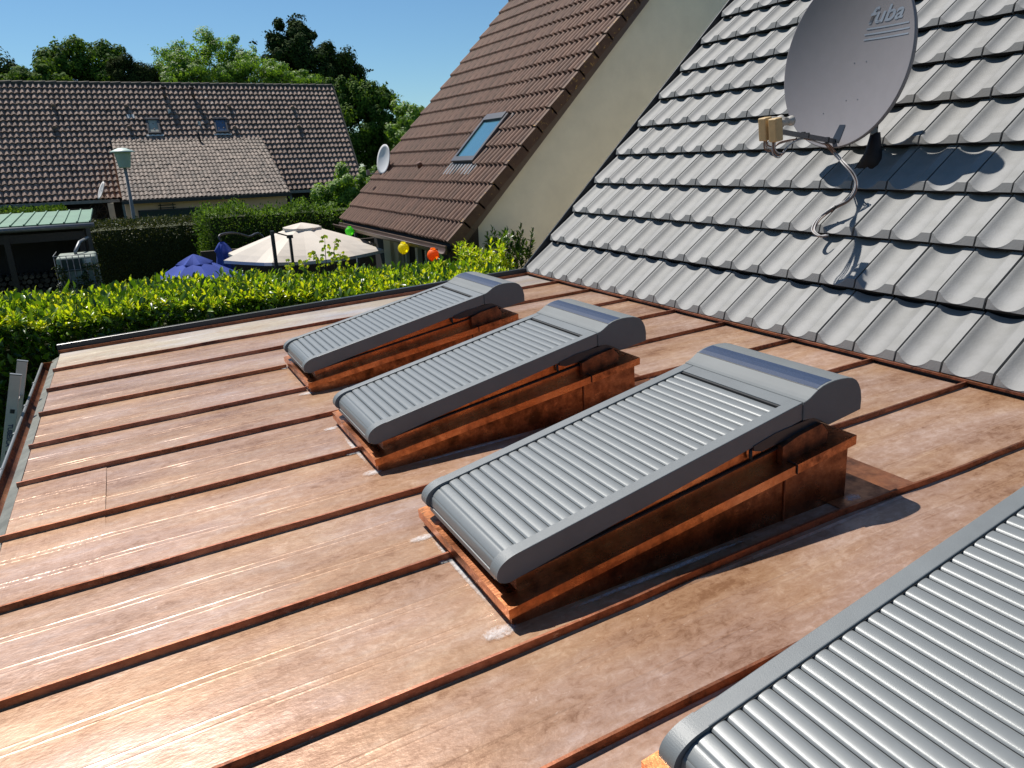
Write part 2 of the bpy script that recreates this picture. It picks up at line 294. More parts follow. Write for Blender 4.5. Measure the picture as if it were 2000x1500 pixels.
# ------------------------------------------------------------------ the copper roofed extension
TS = .04716; TA = math.atan(TS)
def zr(x): return -1.5 + TS*x
X0, X1 = -.70, 4.05
ext = thing('copper_roofed_extension', (1.6, 3, GZ), 'low extension roofed in brown copper strips with long standing seams, below the grey tiled slope', 'building')
b = MB(); b.prism([(-.62, GZ), (4.2, GZ), (4.2, zr(4.2)-.06), (-.62, zr(-.62)-.06)], -1.9, 7.5); b.build('wall', 'beige', ext)
SY = [y*.985 for y in (6.92, 6.27, 5.63, 4.95, 4.33, 3.66, 3.0, 2.385, 1.75, 1.30, .65, 0., -.65, -1.3)]
edges = [7.52]+SY+[-1.9]
SKY = [(.92, 4.79), (.91, 3.29), (.905, 1.85), (.90, .32)]; KL, KW = 1.55, .80
def pan(y0, y1, k, xa=None, xb=None, dz=0.):
    X0, X1 = (globals()['X0'] if xa is None else xa), (globals()['X1'] if xb is None else xb)
    """one strip: fine lengthwise creases and a little oil-canning"""
    W = y1-y0; ys = [0, .012]
    for q in (.33, .66): ys += [W*q-.022, W*q-.016, W*q-.010, W*q+.010, W*q+.016, W*q+.022]
    ys += [W-.012, W]; zs = [.004, 0]+[0, .0006, 0, 0, .0008, 0]*2+[0, .004]
    nx = 70; vs = []; r = np.random.default_rng(k)
    ph = r.random(3)*6
    for i in range(nx):
        x = X0+(X1-X0)*i/(nx-1)
        for yy, zz in zip(ys, zs):
            t = yy/W; osc = .0022*sin(x*3.1+ph[0])*sin(pi*t)+.0016*sin(x*7.3+ph[1]+t*3)*sin(pi*t)
            vs.append((x, y0+yy, zr(x)+zz+osc+dz+r.normal()*.0002))
    n = len(ys); fs = [(i*n+j, (i+1)*n+j, (i+1)*n+j+1, i*n+j+1) for i in range(nx-1) for j in range(n-1)]
    return MB().add(vs, fs, False)
for k in range(len(edges)-1):
    lap = {5: -.30, 6: -.30, 9: -.42}.get(k)
    if lap is not None: pan(edges[k+1]+.0005, edges[k]-.0005, k+40, None, lap, .0034).build('copper_strip', 'copper', ext)
    o = pan(edges[k+1], edges[k], k, None if lap is None else lap-.012, None).build('copper_strip', 'copper_pale' if k == 0 else 'copper', ext)
    if k == 0: o['label'] = 'pale greenish weathered strip next to the far edge trim'
sm = {}
for y in SY:
    cut = any(yn-.02 < y < yn+KW+.02 for _, yn in SKY)
    for (a, c) in ([(X0-.012, .905), (2.47, X1)] if cut else [(X0-.012, X1)]):
        h = .028; vs = []; n = max(4, int((c-a)/.25)); r = np.random.default_rng(int(abs(y)*1000))
        for i in range(n+1):
            x = a+(c-a)*i/n; dy = r.normal()*.0015; dz = r.normal()*.001
            if cut is False and abs(y-SKY[2][1]+.13) < .05 and 1.2 < x < 3.0: dy += .03*sin((x-1.2)/1.8*pi)
            vs += [(x, y-.007+dy, zr(x)), (x, y-.004+dy, zr(x)+h+dz), (x, y+.006+dy, zr(x)+h+dz), (x, y+.009+dy, zr(x))]
        fs = [(i*4+j, i*4+j+1, i*4+j+5, i*4+j+4) for i in range(n) for j in range(3)]+[(0, 3, 2, 1), (n*4, n*4+1, n*4+2, n*4+3)]
        MB().add(vs, fs).build('standing_seam', 'copper_seam', ext)
b = MB(); b.prism([(X0-.01, zr(X0)), (X1+.01, zr(X1)), (X1+.01, zr(X1)+.03), (X0-.01, zr(X0)+.028)], 7.515, 7.55); b.build('upstand', 'copper_seam', ext)
b = MB(); b.prism([(X0-.02, zr(X0)-.1), (X1+.02, zr(X1)-.1), (X1+.02, zr(X1)+.078), (X0-.02, zr(X0)+.075)], 7.545, 7.60); bevel(b.build('edge_trim', 'anthracite', ext), .006)
# junction with the tiled slope
b = MB(); b.prism([(X1-.022, zr(X1)+.022), (X1+.06, zr(X1)+.030), (X1+.06, zr(X1)+.036), (X1-.022, zr(X1)+.034)], -1.9, 7.5); b.build('wall_flashing', 'copper_seam', ext)
b = MB(); b.box((X1+.004, -1.9, zr(X1)-.05), (X1+.02, 7.5, zr(X1)+.022)); b.build('gap_shade_strip', 'black', ext)  # dark strip standing in for the shade in the gap under the tiles
# apron + gutter
b = MB(); b.add([(X0-.005, 7.4, zr(X0)-.003), (X0-.005, -1.9, zr(X0)-.003), (X0-.06, -1.9, zr(X0)-.03), (X0-.06, 7.4, zr(X0)-.03)], [(0, 1, 2, 3)])
b.build('apron', 'zinc_dirty', ext)
gut = thing('rain_gutter', (X0-.12, 3, zr(X0)-.08), 'half round copper gutter with a light bead along the left edge of the copper roof', 'gutter')
gc, gzz, gr = X0-.058, zr(X0)-.03, .070
vs = []; n = 12
for yy in (-1.9, 7.3):
    for r_ in (gr, gr-.003):
        for j in range(n+1): a = pi+pi*j/n; vs.append((gc+r_*cos(a), yy, gzz+r_*sin(a)*1.0))
k = n+1; fs = []
for j in range(n): fs += [(j, j+1, 2*k+j+1, 2*k+j), (k+j+1, k+j, 3*k+j, 3*k+j+1)]
MB().add(vs, fs, True).build('channel', 'copper_dark', gut)
b = MB(); b.tube([(gc-gr, -1.9, gzz+.004), (gc-gr, 2, gzz+.002), (gc-gr+.002, 5, gzz+.006), (gc-gr, 7.3, gzz+.004)], .010, 10); b.build('bead', 'zinc', gut)
b = MB(); b.prism([(gc-gr, gzz+.01)]+[(gc+gr*cos(pi+pi*j/10), gzz+gr*sin(pi+pi*j/10)) for j in range(11)]+[(gc+gr, gzz+.01)], 7.298, 7.306); b.build('end_cap', 'copper_kerb', gut)
for y in (.6, 1.3, 2.0, 2.7, 3.35, 4.0, 4.65, 5.3, 5.95, 6.6):
    b = MB(); b.tube([(gc-gr-.004, y-.012, gzz+.004), (gc-gr-.004, y+.012, gzz+.004)], .0145, 8); b.build('bracket', 'zinc', gut)

# ------------------------------------------------------------------ skylights with roller shutters
def offx(p0, d): return p0
PROF_BOX = [(1.345, .372), (1.345, .449), (1.362, .453), (1.380, .461), (1.400, .473), (1.421, .485), (1.445, .494), (1.475, .500), (1.51, .503), (1.545, .502), (1.585, .498), (1.615, .490), (1.638, .476), (1.655, .455), (1.668, .428), (1.675, .39), (1.674, .342), (1.49, .318), (1.44, .350), (1.40, .370)]
NOSE = [(.085, .224), (.05, .217), (.022, .206), (.0, .190), (-.012, .170), (-.014, .150), (-.006, .135), (.012, .125), (.03, .122)]
def _fine(P, k=4):
    out = []
    for i in range(len(P)-1):
        p0, p1, p2, p3 = [np.array(q) for q in (P[max(i-1, 0)], P[i], P[i+1], P[min(i+2, len(P)-1)])]
        for j in range(k): t = j/k; out.append(tuple(.5*((2*p1)+(p2-p0)*t+(2*p0-5*p1+4*p2-p3)*t*t+(3*p1-p0-3*p2+p3)*t**3)))
    return out+[P[-1]]
NOSE = _fine(NOSE)
RAIL = NOSE+[(1.344, .372), (1.344, .447)]
SW0, SW1 = .055, .745                             # shutter sides inside the kerb width
def railz(u): return .224+(u-.085)*(.447-.224)/(1.344-.085)
def sky_mesh():
    D = {}
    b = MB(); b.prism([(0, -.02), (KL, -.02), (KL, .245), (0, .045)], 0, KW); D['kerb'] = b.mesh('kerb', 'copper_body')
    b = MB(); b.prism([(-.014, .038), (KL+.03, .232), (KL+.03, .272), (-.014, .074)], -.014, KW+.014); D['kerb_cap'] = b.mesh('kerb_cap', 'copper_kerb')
    b = MB(); b.prism([(.055, .05), (1.47, .24), (1.47, .315), (.055, .128)], .06, KW-.06); D['window_frame'] = b.mesh('window_frame', 'copper_kerb')
    b = MB(); b.prism([(.05, .128), (1.475, .315), (1.475, .321), (.05, .134)], .056, KW-.056); D['gasket'] = b.mesh('gasket', 'black')
    b = MB(); b.prism([(.06, .134), (1.40, .31), (1.40, .385), (.08, .150)], .068, KW-.068); D['sash'] = b.mesh('sash', 'copper_kerb')
    b = MB(); b.bar((1.2, -.004, .0), (1.2, -.004, .185), .006, .006, up=(0, 1, 0)); D['kerb_seam'] = b.mesh('kerb_seam', 'copper_dark')
    b = MB(); b.bar((1.25, -.017, .195), (1.25, -.017, .232), .004, .004, up=(0, 1, 0)); b.bar((1.25, -.014, .234), (1.25, .06, .236), .004, .003); D['cap_joint'] = b.mesh('cap_joint', 'black')
    b = MB(); b.prism([(KL-.10, .002), (KL+.32, .002), (KL+.32, .005), (KL-.10, .005)], -.10, KW+.10); D['back_flashing'] = b.mesh('back_flashing', 'copper_dark')
    for side, (a, c) in (('n', (SW0, SW0+.052)), ('f', (SW1-.052, SW1))):
        b = MB(); b.prism(RAIL, a, c); D['rail'+side] = b.mesh('side_rail', 'alu')
        b = MB(); e = .0006
        b.prism([(p[0]+(-e if i < 99 else 0), p[1]+e) for i, p in enumerate(NOSE[:25])]+[(.03, .15), (.085, .20)], a-e, c+e); D['cap'+side] = b.mesh('nose_cap', 'alu')
    b = MB(); b.prism([(.085, .200), (.03, .19), (.01, .165), (.02, .14), (1.34, .37), (1.34, .425)], SW0+.05, SW1-.05); D['track'] = b.mesh('track', 'black')
    b = MB(); b.prism(PROF_BOX, SW0-.006, SW1+.006); D['roller_box'] = b.mesh('roller_box', 'alu_matte')
    b = MB(); b.prism([(1.284, .40), (1.284, .4345), (1.3445, .4455), (1.3445, .41)], SW0+.0525, SW1-.0525); D['cover_plate'] = b.mesh('cover_plate', 'alu')
    b = MB(); b.prism([(.09, .20), (.09, .2195), (1.34, .4405), (1.34, .42)], SW1-.0545, SW1-.0521); b.prism([(1.2755, .41), (1.2755, .429), (1.2835, .4305), (1.2835, .41)], SW0+.0525, SW1-.055); D['brush'] = b.mesh('brush', 'black')
    b = MB(); b.add([(1.432, SW0+.012, .4773), (1.432, SW1-.012, .4773), (1.482, SW1-.012, .4900), (1.482, SW0+.012, .4900), (1.525, SW1-.012, .4964), (1.525, SW0+.012, .4964)], [(0, 3, 2, 1), (3, 5, 4, 2)]); pass
    pp_ = [(1.421, .4858), (1.445, .4948), (1.475, .5008), (1.505, .5036)]; b = MB(); b.add([(u, v, z) for u, z in pp_ for v in (SW0+.004, SW1-.004)], [(2*j, 2*j+2, 2*j+3, 2*j+1) for j in range(3)]); D['solar_panel'] = b.mesh('solar_panel', 'solar')
    b = MB(); b.prism([(1.4175, .484), (1.4195, .4852), (1.4195, .48), (1.4175, .48)], SW0-.0066, SW1+.0066); D['box_joint'] = b.mesh('box_joint', 'black')
    b = MB(); b.prism([(1.09, .31), (1.13, .298), (1.30, .318), (1.44, .335), (1.46, .36), (1.40, .372), (1.2, .355), (1.09, .33)], SW0-.004, SW0+.03); D['bracket'] = b.mesh('bracket', 'anthracite')
    b = MB(); b.prism([(1.22, .215), (1.46, .25), (1.465, .30), (1.43, .345), (1.30, .325), (1.22, .30)], .03, .058); D['hinge_cover'] = b.mesh('hinge_cover', 'copper_dark')
    b = MB(); b.tube([(1.075, SW0-.002, .318), (1.075, SW0-.002, .290), (1.08, SW0-.002, .278)], .007, 8); D['pin'] = b.mesh('hook', 'black')
    b = MB(); b.prism([(.0, .118), (.03, .112), (.034, .145), (.0, .1365)], SW0+.05, SW1-.05); D['end_bar'] = b.mesh('end_bar', 'alu')
    # slat: shallow arch, unit pitch
    w_ = .0440; vs = []; n = 10
    for v in (0, 1):
        for j in range(n+1):
            t = j/n; vs.append((w_*t, v, .0022*(1-(2*t-1)**2)+.0038*(1-abs(2*t-1)**9)-.0035))
    fs = [(j, j+1, n+1+j+1, n+1+j) for j in range(n)]; b = MB(); L_ = SW1-SW0-.104-.003
    b.add([(x, SW0+.0525+v*L_, z) for x, v, z in vs], fs, True)
    b.add([(x, SW0+.0525+v*L_, z) for x, v, z in vs[:n+1]], [tuple(range(n, -1, -1))]); D['slat'] = b.mesh('slat', 'slat')
    return D
SD_ = sky_mesh()
SLAB = ['roller shuttered skylight farthest away, nearest the green hedge', 'roller shuttered skylight second from the hedge, between two others on the copper roof',
        'large roller shuttered skylight in the middle of the picture, third from the hedge', 'roller shuttered skylight cut off by the bottom right corner of the picture']
def residue(parent, quads):
    V = []; Fc = []; A = []
    for (cx, cy, rx, ry) in quads:
        n = 16; o = len(V); V.append((cx, cy, 0.0012+len(Fc)*1e-6)); A.append(1.)
        for rr_, a_ in ((.5, .75), (1., 0.)):
            for j in range(n): V.append((cx+rx*rr_*cos(2*pi*j/n), cy+ry*rr_*sin(2*pi*j/n), .0012)); A.append(a_)
        Fc += [(o, o+1+j, o+1+(j+1) % n) for j in range(n)]+[(o+1+j, o+1+n+j, o+1+n+(j+1) % n, o+1+(j+1) % n) for j in range(n)]
    me = bpy.data.meshes.new('solder_residue'); me.from_pydata([(x, y, z+.005) for x, y, z in V], [], Fc); at_ = me.attributes.new('fade', 'FLOAT', 'POINT')
    at_.data.foreach_set('value', A); me.materials.append(M['residue']); o = place('solder_residue', me, parent)
for i, (x, y) in enumerate(SKY):
    t = thing('shuttered_skylight', (x, y, zr(x)), SLAB[i], 'skylight', 'skylights with grey roller shutters on the copper roof')
    t.rotation_euler = (0, -TA, 0)
    def pt(nm, key, par=t):
        o = place(nm, SD_[key], par); return o
    ke = pt('kerb', 'kerb'); pt('kerb_cap', 'kerb_cap', ke); pt('kerb_seam', 'kerb_seam', ke); pt('cap_joint', 'cap_joint', ke); pt('back_flashing', 'back_flashing')
    wf = pt('window_frame', 'window_frame'); pt('gasket', 'gasket', wf); bevel(pt('sash', 'sash', wf), .006)
    sh = pt('roller_shutter', 'track')
    bevel(pt('side_rail', 'railn', sh), .003, 2); bevel(pt('side_rail', 'railf', sh), .003, 2); pt('nose_cap', 'capn', sh); pt('nose_cap', 'capf', sh); pt('end_bar', 'end_bar', sh)
    pt('cover_plate', 'cover_plate', sh); pt('brush', 'brush', sh)
    bx = pt('roller_box', 'roller_box'); bevel(bx, .002, 1); pt('solar_panel', 'solar_panel', bx); pt('joint', 'box_joint', bx)
    pt('bracket', 'bracket'); pt('hinge_cover', 'hinge_cover'); pt('hook', 'pin')
    # slats up the incline, then three round the nose
    ang = math.atan2(.447-.224, 1.344-.085); N_ = 26; p_ = .0462
    for k in range(N_):
        u = .088+k*p_*cos(ang); o = place('slat', SD_['slat'], sh); o.location = (u, 0, railz(u)-.0085); o.rotation_euler = (0, -ang, 0)
    for (u, z, a) in ((.0445, .2035, 12), (.0105, .1785, 36), (.003, .137, 80)): 
        o = place('slat', SD_['slat'], sh); o.location = (u, 0, z); o.rotation_euler = (0, -rad(a), 0)
    if i == 0: q = [(-.03, .0, .09, .05), (-.03, .76, .05, .07), (.5, -.03, .5, .02)]
    elif i == 1: q = [(-.03, .0, .08, .05), (-.05, .74, .07, .04), (-.05, .32, .06, .06), (-.02, .35, .02, .34), (.5, -.03, .55, .02)]
    elif i == 2: q = [(-.05, -.01, .10, .05), (-.04, .70, .10, .035), (-.04, .50, .04, .05), (-.015, .4, .018, .42), (.6, -.03, .62, .02), (1.56, -.03, .06, .04)]
    else: q = [(-.04, .5, .05, .05)]
    residue(t, q)

# ------------------------------------------------------------------ the tiled house at the right
HA = rad(45.3); HX, HZ = 4.11, -1.300; RL = 5.35
HN = Vector((-sin(HA), 0, cos(HA))); HU = Vector((cos(HA), 0, sin(HA)))
house = thing('grey_tiled_house', (8, 2.5, GZ), 'house at the right with a steep roof of large light grey fluted tiles', 'house')
rx_, rz_ = HX+RL*cos(HA), HZ+RL*sin(HA)
b = MB(); b.prism([(4.25, GZ), (2*rx_-4.25, GZ), (2*rx_-4.25, HZ+.05), (rx_, rz_-.2), (4.25, HZ+.05)], -3.5, 7.45); b.build('wall', 'beige', house)
b = MB(); b.prism([(HX-.0, HZ-.035), (rx_, rz_-.035), (2*rx_-HX, HZ-.035), (2*rx_-HX, HZ-.10), (rx_, rz_-.12), (HX, HZ-.10)], -3.6, 7.618); roof = b.build('roof', 'deck', house)
b = MB()
for (u0, u1, v0, v1, h0, h1) in ((0, RL, 7.620, 7.634, -.12, .085), (0, RL, 7.555, 7.62, -.034, -.028)):
    P = [Vector((HX, v, HZ))+HU*u+HN*h for h in (h0, h1) for (u, v) in ((u0, v0), (u1, v0), (u1, v1), (u0, v1))]
    b.add(P, [(3, 2, 1, 0), (4, 5, 6, 7), (0, 1, 5, 4), (1, 2, 6, 5), (2, 3, 7, 6), (3, 0, 4, 7)])
b.build('verge_trim', 'anthracite', roof)
TW, TG = .2965, .4365
def flute_tile(W, Lg, lift, prof, th, lip=.012):
    """prof: (y, h) across the tile; the low end is lifted above the tile below, front edge bevelled"""
    b = MB(); n = len(prof); hm = min(h for _, h in prof)
    top0 = [(.001+(h-hm)*1.5, y, lift+h) for y, h in prof]; top1 = [(Lg, y, h) for y, h in prof]
    bot0 = [(0, y, lift+hm-.003+(h-hm)*.05) for y, h in prof]
    und0 = [(.004, y, lift+hm-.022-.012*(1-(h-hm)/.04)) for y, h in prof]; und1 = [(.06, y, lift*.9+min(h, .02)-.040) for y, h in prof]; 
    rows = [top1, top0, bot0, und0, und1]; vs = [p for r in rows for p in r]; fs = []; sm_ = []
    b.add(top1+top0, [(j, j+1, n+j+1, n+j) for j in range(n-1)], False)
    b.add(top0+bot0, [(j, j+1, n+j+1, n+j) for j in range(n-1)]); b.add(bot0+und0, [(j, j+1, n+j+1, n+j) for j in range(n-1)]); b.add(und0+und1, [(j, j+1, n+j+1, n+j) for j in range(n-1)])
    for e in (0, n-1):
        A = [top1[e], top0[e], bot0[e], und0[e], (Lg, prof[e][0], prof[e][1]-.03)]; b.add(A, [tuple(range(5))])
    return b
_pan = [(.076+.206*t, .038*(1-(1-abs(2*t-1)**2.3)) if 0 < t < 1 else .0385) for t in [i/14 for i in range(15)]]
GP0 = [(.009, .040), (.068, .040)]+_pan+[(TW-.005, .040)]
GP = [(a, b_*.80) for a, b_ in GP0]
gb = flute_tile(TW, TG+.035, .068, GP, .02); gme = gb.mesh('roof_tile', 'gray_tile'); gme.materials.append(M['tile_shade'])
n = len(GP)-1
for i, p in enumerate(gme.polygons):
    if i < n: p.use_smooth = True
    if i >= 2*n and i < 4*n: p.material_index = 1  # front and lower faces take the painted shade colour
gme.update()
BH = Matrix(((HU.x, 0, HN.x, 0), (0, 1, 0, 0), (HU.z, 0, HN.z, 0), (0, 0, 0, 1)))
for r in range(12):
    for c in range(24):
        y = 7.553-(c+1)*TW; u = r*TG+(.01 if r else -.022)
        P = Vector((HX, y, HZ))+HU*u
        o = place('roof_tile', gme, roof, Matrix.Translation(P)@BH@Matrix.Rotation(random.gauss(0, .0012), 4, 'Z')@Matrix.Translation((random.gauss(0, .0012), random.gauss(0, .0008), random.gauss(0, .001))))

# ------------------------------------------------------------------ big grey satellite dish
DC = Vector((4.972, 4.16, .617)); th_, ph_ = rad(176.7), rad(4.4)
DN = Vector((cos(ph_)*cos(th_), cos(ph_)*sin(th_), sin(ph_))); DU = Vector((0, 0, 1)).cross(DN).normalized(); DV = DN.cross(DU)
RX, RY, DEP = .586, .624, .085
base = Vector((5.235, 4.03, HZ+(5.235-HX)*math.tan(HA)))
dish = thing('satellite_dish', base, 'big grey satellite dish with lettering on the light grey tiled roof, casting a long shadow', 'satellite dish')
def dp(a, b_, off=0.): return DC+DU*(a*RX)+DV*(b_*RY)+DN*(DEP*(a*a+b_*b_-1)+off)
b = MB(); nr, na = 10, 64; vs = []
for i in range(nr+1):
    for j in range(na): a = 2*pi*j/na; r = i/nr; vs.append(dp(r*cos(a), r*sin(a)))
fs = [(i*na+j, i*na+(j+1) % na, (i+1)*na+(j+1) % na, (i+1)*na+j) for i in range(nr) for j in range(na)]
b.add(vs, fs, True)
vs2 = [dp(r/nr*cos(2*pi*j/na), r/nr*sin(2*pi*j/na), -.006) for r in range(nr+1) for j in range(na)]
b.add(vs2, [f[::-1] for f in fs], True)
refl = b.build('reflector', 'dish', dish)
b = MB(); vs = []
for rr_, of in ((1., .0), (1.008, .001), (1.014, -.006), (1.012, -.030), (.995, -.032), (.99, -.008)):
    for j in range(na): a = 2*pi*j/na; vs.append(dp(rr_*cos(a), rr_*sin(a), of-DEP*(rr_*rr_-1)))
b.add(vs, [(i*na+j, i*na+(j+1) % na, (i+1)*na+(j+1) % na, (i+1)*na+j) for i in range(5) for j in range(na)], True); b.build('rim', 'dish', dish)
def dishloc(px, py):
    P = Vector(hit(px, py, DC, DN))-DC; return P.dot(DU)/RX, P.dot(DV)/RY
def on_dish(a, b_, off=.0025): return dp(a, b_, off)
fc = bpy.data.curves.new('t', 'FONT'); fc.body = 'fuba'; fc.size = 1; fc.shear = .35; fc.offset = .018; fo = bpy.data.objects.new('t', fc); COL.objects.link(fo)
tm = bpy.data.meshes.new_from_object(fo); bpy.data.objects.remove(fo)
co = [v.co.copy() for v in tm.vertices]; x0 = min(c.x for c in co); x1 = max(c.x for c in co); y0 = min(c.y for c in co); y1 = max(c.y for c in co)
A0 = dishloc(1683, 46); A1 = dishloc(1760, 34); A2 = dishloc(1690, 14)
for v, c in zip(tm.vertices, co):
    s_, t_ = (c.x-x0)/(x1-x0), (c.y-y0)/(y1-y0)
    v.co = on_dish(A0[0]+(A1[0]-A0[0])*s_+(A2[0]-A0[0])*t_*.4, A0[1]+(A1[1]-A0[1])*s_+(A2[1]-A0[1])*t_)-base
tm.materials.clear(); tm.materials.append(M['dishprint']); place('lettering', tm, refl)
b = MB()
for (q0, q1) in (((1679, 55), (1774, 42)), ((1674, 66), (1775, 53)), ((1672, 76), (1772, 64))):
    a0, a1 = dishloc(*q0), dishloc(*q1); vs = []
    for i in range(13):
        s_ = i/12; aa = a0[0]+(a1[0]-a0[0])*s_; bb = a0[1]+(a1[1]-a0[1])*s_; vs += [on_dish(aa, bb-.008), on_dish(aa, bb+.008)]
    b.add(vs, [(2*i, 2*i+2, 2*i+3, 2*i+1) for i in range(12)])
b.build('logo_stripe', 'dishprint', refl)
for q in ((1653, 121), (1677, 118), (1640, 195), (1663, 193), (1599, 221)):
    a, c = dishloc(*q); P = on_dish(a, c, .003); b = MB(); b.tube([P-DN*.004, P-DN*.0012], .005, 8); b.build('bolt', 'tube', refl)
q = [dishloc(*k) for k in ((1633, 243), (1645, 243), (1637, 279), (1622, 276))]
b = MB(); b.add([on_dish(a, c, .003) for a, c in q], [(0, 1, 2, 3)]); b.build('arm_slot', 'anthracite', refl)
# mast, boot, bracket
b = MB(); b.tube([base-Vector((0, 0, .1)), base+Vector((0, 0, .78))], .024, 12); b.build('mast', 'mast', dish)
b = MB(); P = base+HN*-.02; b.tube([P+Vector((-.02, 0, -.01)), P+Vector((0, 0, .12)), P+Vector((0, 0, .27))], [.115, .062, .034], 16); b.build('mast_boot', 'mast', dish)
b = MB(); b.obox((DC+DN*-.15+DV*-.05), DN*.05, DU*.09, DV*.11); b.bar(base+Vector((0, 0, .25)), dp(0, -.25, -.045), .05, .05); b.bar(base+Vector((0, 0, .55)), dp(0, .1, -.045), .05, .05); b.build('mount_bracket', 'tube', dish)
ARM0 = dp(.03, -.93, .0)+DN*.01; LN = Vector((4.215, 4.065, .135))
b = MB(); d_ = (LN-ARM0); b.bar(ARM0-d_*.02, LN+Vector((.05, 0, -.02)), .024, .034); arm = b.build('arm', 'tube', dish)
b = MB()
for f_ in (.1, .45, .52): P = ARM0+(LN-ARM0)*f_; b.bar(P, P+d_*.018, .030, .040)
b.build('cable_tie', 'black', arm)
for k, (dy, dz, col) in enumerate(((.052, .0, 'lnb'), (-.045, -.01, 'lnb'))):
    P = LN+Vector((-.03, dy, dz)); b = MB()
    b.obox(P+Vector((0, 0, .0)), (.034, 0, .006), (0, .036, 0), (-.012, 0, .078)); o = b.build('receiver_head', col, dish); bevel(o, .008, 3)
    b = MB(); b.tube([P+Vector((.02, 0, .045)), P+Vector((.11, .0, .055))], .026, 14); b.tube([P+Vector((.105, 0, .0545)), P+Vector((.15, .0, .06))], [.026, .036], 14); b.build('feed_horn', 'lnbgrey', o)
b = MB(); b.bar(LN+Vector((.045, -.07, .06)), LN+Vector((.045, .08, .075)), .035, .022); b.bar(LN+Vector((.045, 0, .06)), LN+Vector((.06, 0, -.02)), .03, .03); b.build('head_holder', 'lnbgrey', dish)
def onroof(px, py, h=.06):
    h += .07
    P0 = Vector((HX, 0, HZ))+HN*h; return Vector(hit(px, py, P0, HN))
def smooth(P, k=6):
    P = [Vector(p) for p in P]; out = []
    for i in range(len(P)-1):
        p0, p1, p2, p3 = P[max(i-1, 0)], P[i], P[i+1], P[min(i+2, len(P)-1)]
        for j in range(k):
            t = j/k; out.append(.5*((2*p1)+(p2-p0)*t+(2*p0-5*p1+4*p2-p3)*t*t+(3*p1-p0-3*p2+p3)*t**3))
    return out+[P[-1]]
path = [ARM0+Vector((-.05, 0, -.03)), ARM0+Vector((.04, .0, -.10)), onroof(1650, 322, .22), onroof(1668, 345, .16), onroof(1673, 368, .11), onroof(1658, 392, .08), onroof(1628, 408, .07), onroof(1600, 428, .08), onroof(1589, 450, .08), onroof(1600, 462, .07), onroof(1616, 461, .05)]
for k in range(6):
    o1 = Vector((.007*(k % 3-1), .012*(k//3)-.006+.006*random.random(), .010*(k % 2)))
    start = LN+Vector((-.03, (.045 if k < 3 else -.035)+.012*(k % 3-1), -.06)); dr = .05+.012*k
    pre = [start, start+Vector((.01, 0, -dr)), start+Vector((.07, -.01, -dr*1.25)), start+Vector((.14, -.01, -dr*.6)), ARM0+(LN-ARM0)*.52+Vector((0, 0, -.028)), ARM0+(LN-ARM0)*.2+Vector((0, 0, -.035))]
    sw = 1+.5*(k-2.5)/2.5
    pp = smooth(pre+[p+o1*(sw if i < 7 else .7)+Vector((0, .008*sin(k*2+i), 0)) for i, p in enumerate(path)], 5)
    MB().tube(pp, .005, 6).build('cable', 'cable_white' if k % 2 else 'cable_brown', dish)
P = onroof(1628, 408, .07); MB().tube([P+Vector((0, .02, -.02)), P+Vector((0, -.02, .02))], .012, 6).build('cable_clip', 'black', dish)

# ------------------------------------------------------------------ ladder
lad = thing('aluminium_ladder', (-1.5, 6.0, GZ), 'aluminium ladder leaning on the gutter at the left edge with blue lettering', 'ladder')
LD = Vector((-.28, 0, -.96)).normalized(); LP = Vector((LD.z, 0, -LD.x)).normalized()
if LP.x < 0: LP = -LP
def ladp(y, s_, w_): return Vector((-.822, y, -1.292))+LD*s_+LP*w_
for (yy, nm) in ((5.80, 'stile'), (6.22, 'stile')):
    b = MB(); c = ladp(yy+.0125, 1.3, 0); b.obox(c, LD*1.3, Vector((0, .0125, 0)), LP*.032); st = bevel(b.build('stile', 'aluladder', lad), .002)
    b = MB(); c = ladp(yy-.001, .002, 0); b.obox(ladp(yy+.0125, -.002, 0), LD*.004, Vector((0, .014, 0)), LP*.034); b.build('end_plug', 'zinc', st)
    for s_ in (.26, .56, .86):
        if yy < 6:
            b = MB(); b.obox(ladp(yy-.001, s_-.005, .004), LD*.014, Vector((0, .002, 0)), LP*.013); b.build('rung_hole', 'black', st)
for s_ in (.26, .56, .86, 1.16, 1.46, 1.76):
    b = MB(); b.obox(ladp(6.02, s_, 0), LD*.012, Vector((0, .2, 0)), LP*.014); b.build('rung', 'aluladder', lad)
fc = bpy.data.curves.new('t', 'FONT'); fc.body = 'TUBESCA'; fc.size = 1; fc.offset = .025; fo = bpy.data.objects.new('t', fc); COL.objects.link(fo)
tm = bpy.data.meshes.new_from_object(fo); bpy.data.objects.remove(fo); co = [v.co.copy() for v in tm.vertices]; x0 = min(c.x for c in co); x1 = max(c.x for c in co); y1 = max(c.y for c in co)
for v, c in zip(tm.vertices, co): v.co = ladp(5.7975, .345+.165*(c.x-x0)/(x1-x0), -.002+.028*(c.y/y1-.3))-Vector(ACC[lad.name])
tm.materials.clear(); tm.materials.append(M['bluetext']); place('lettering', tm, lad)

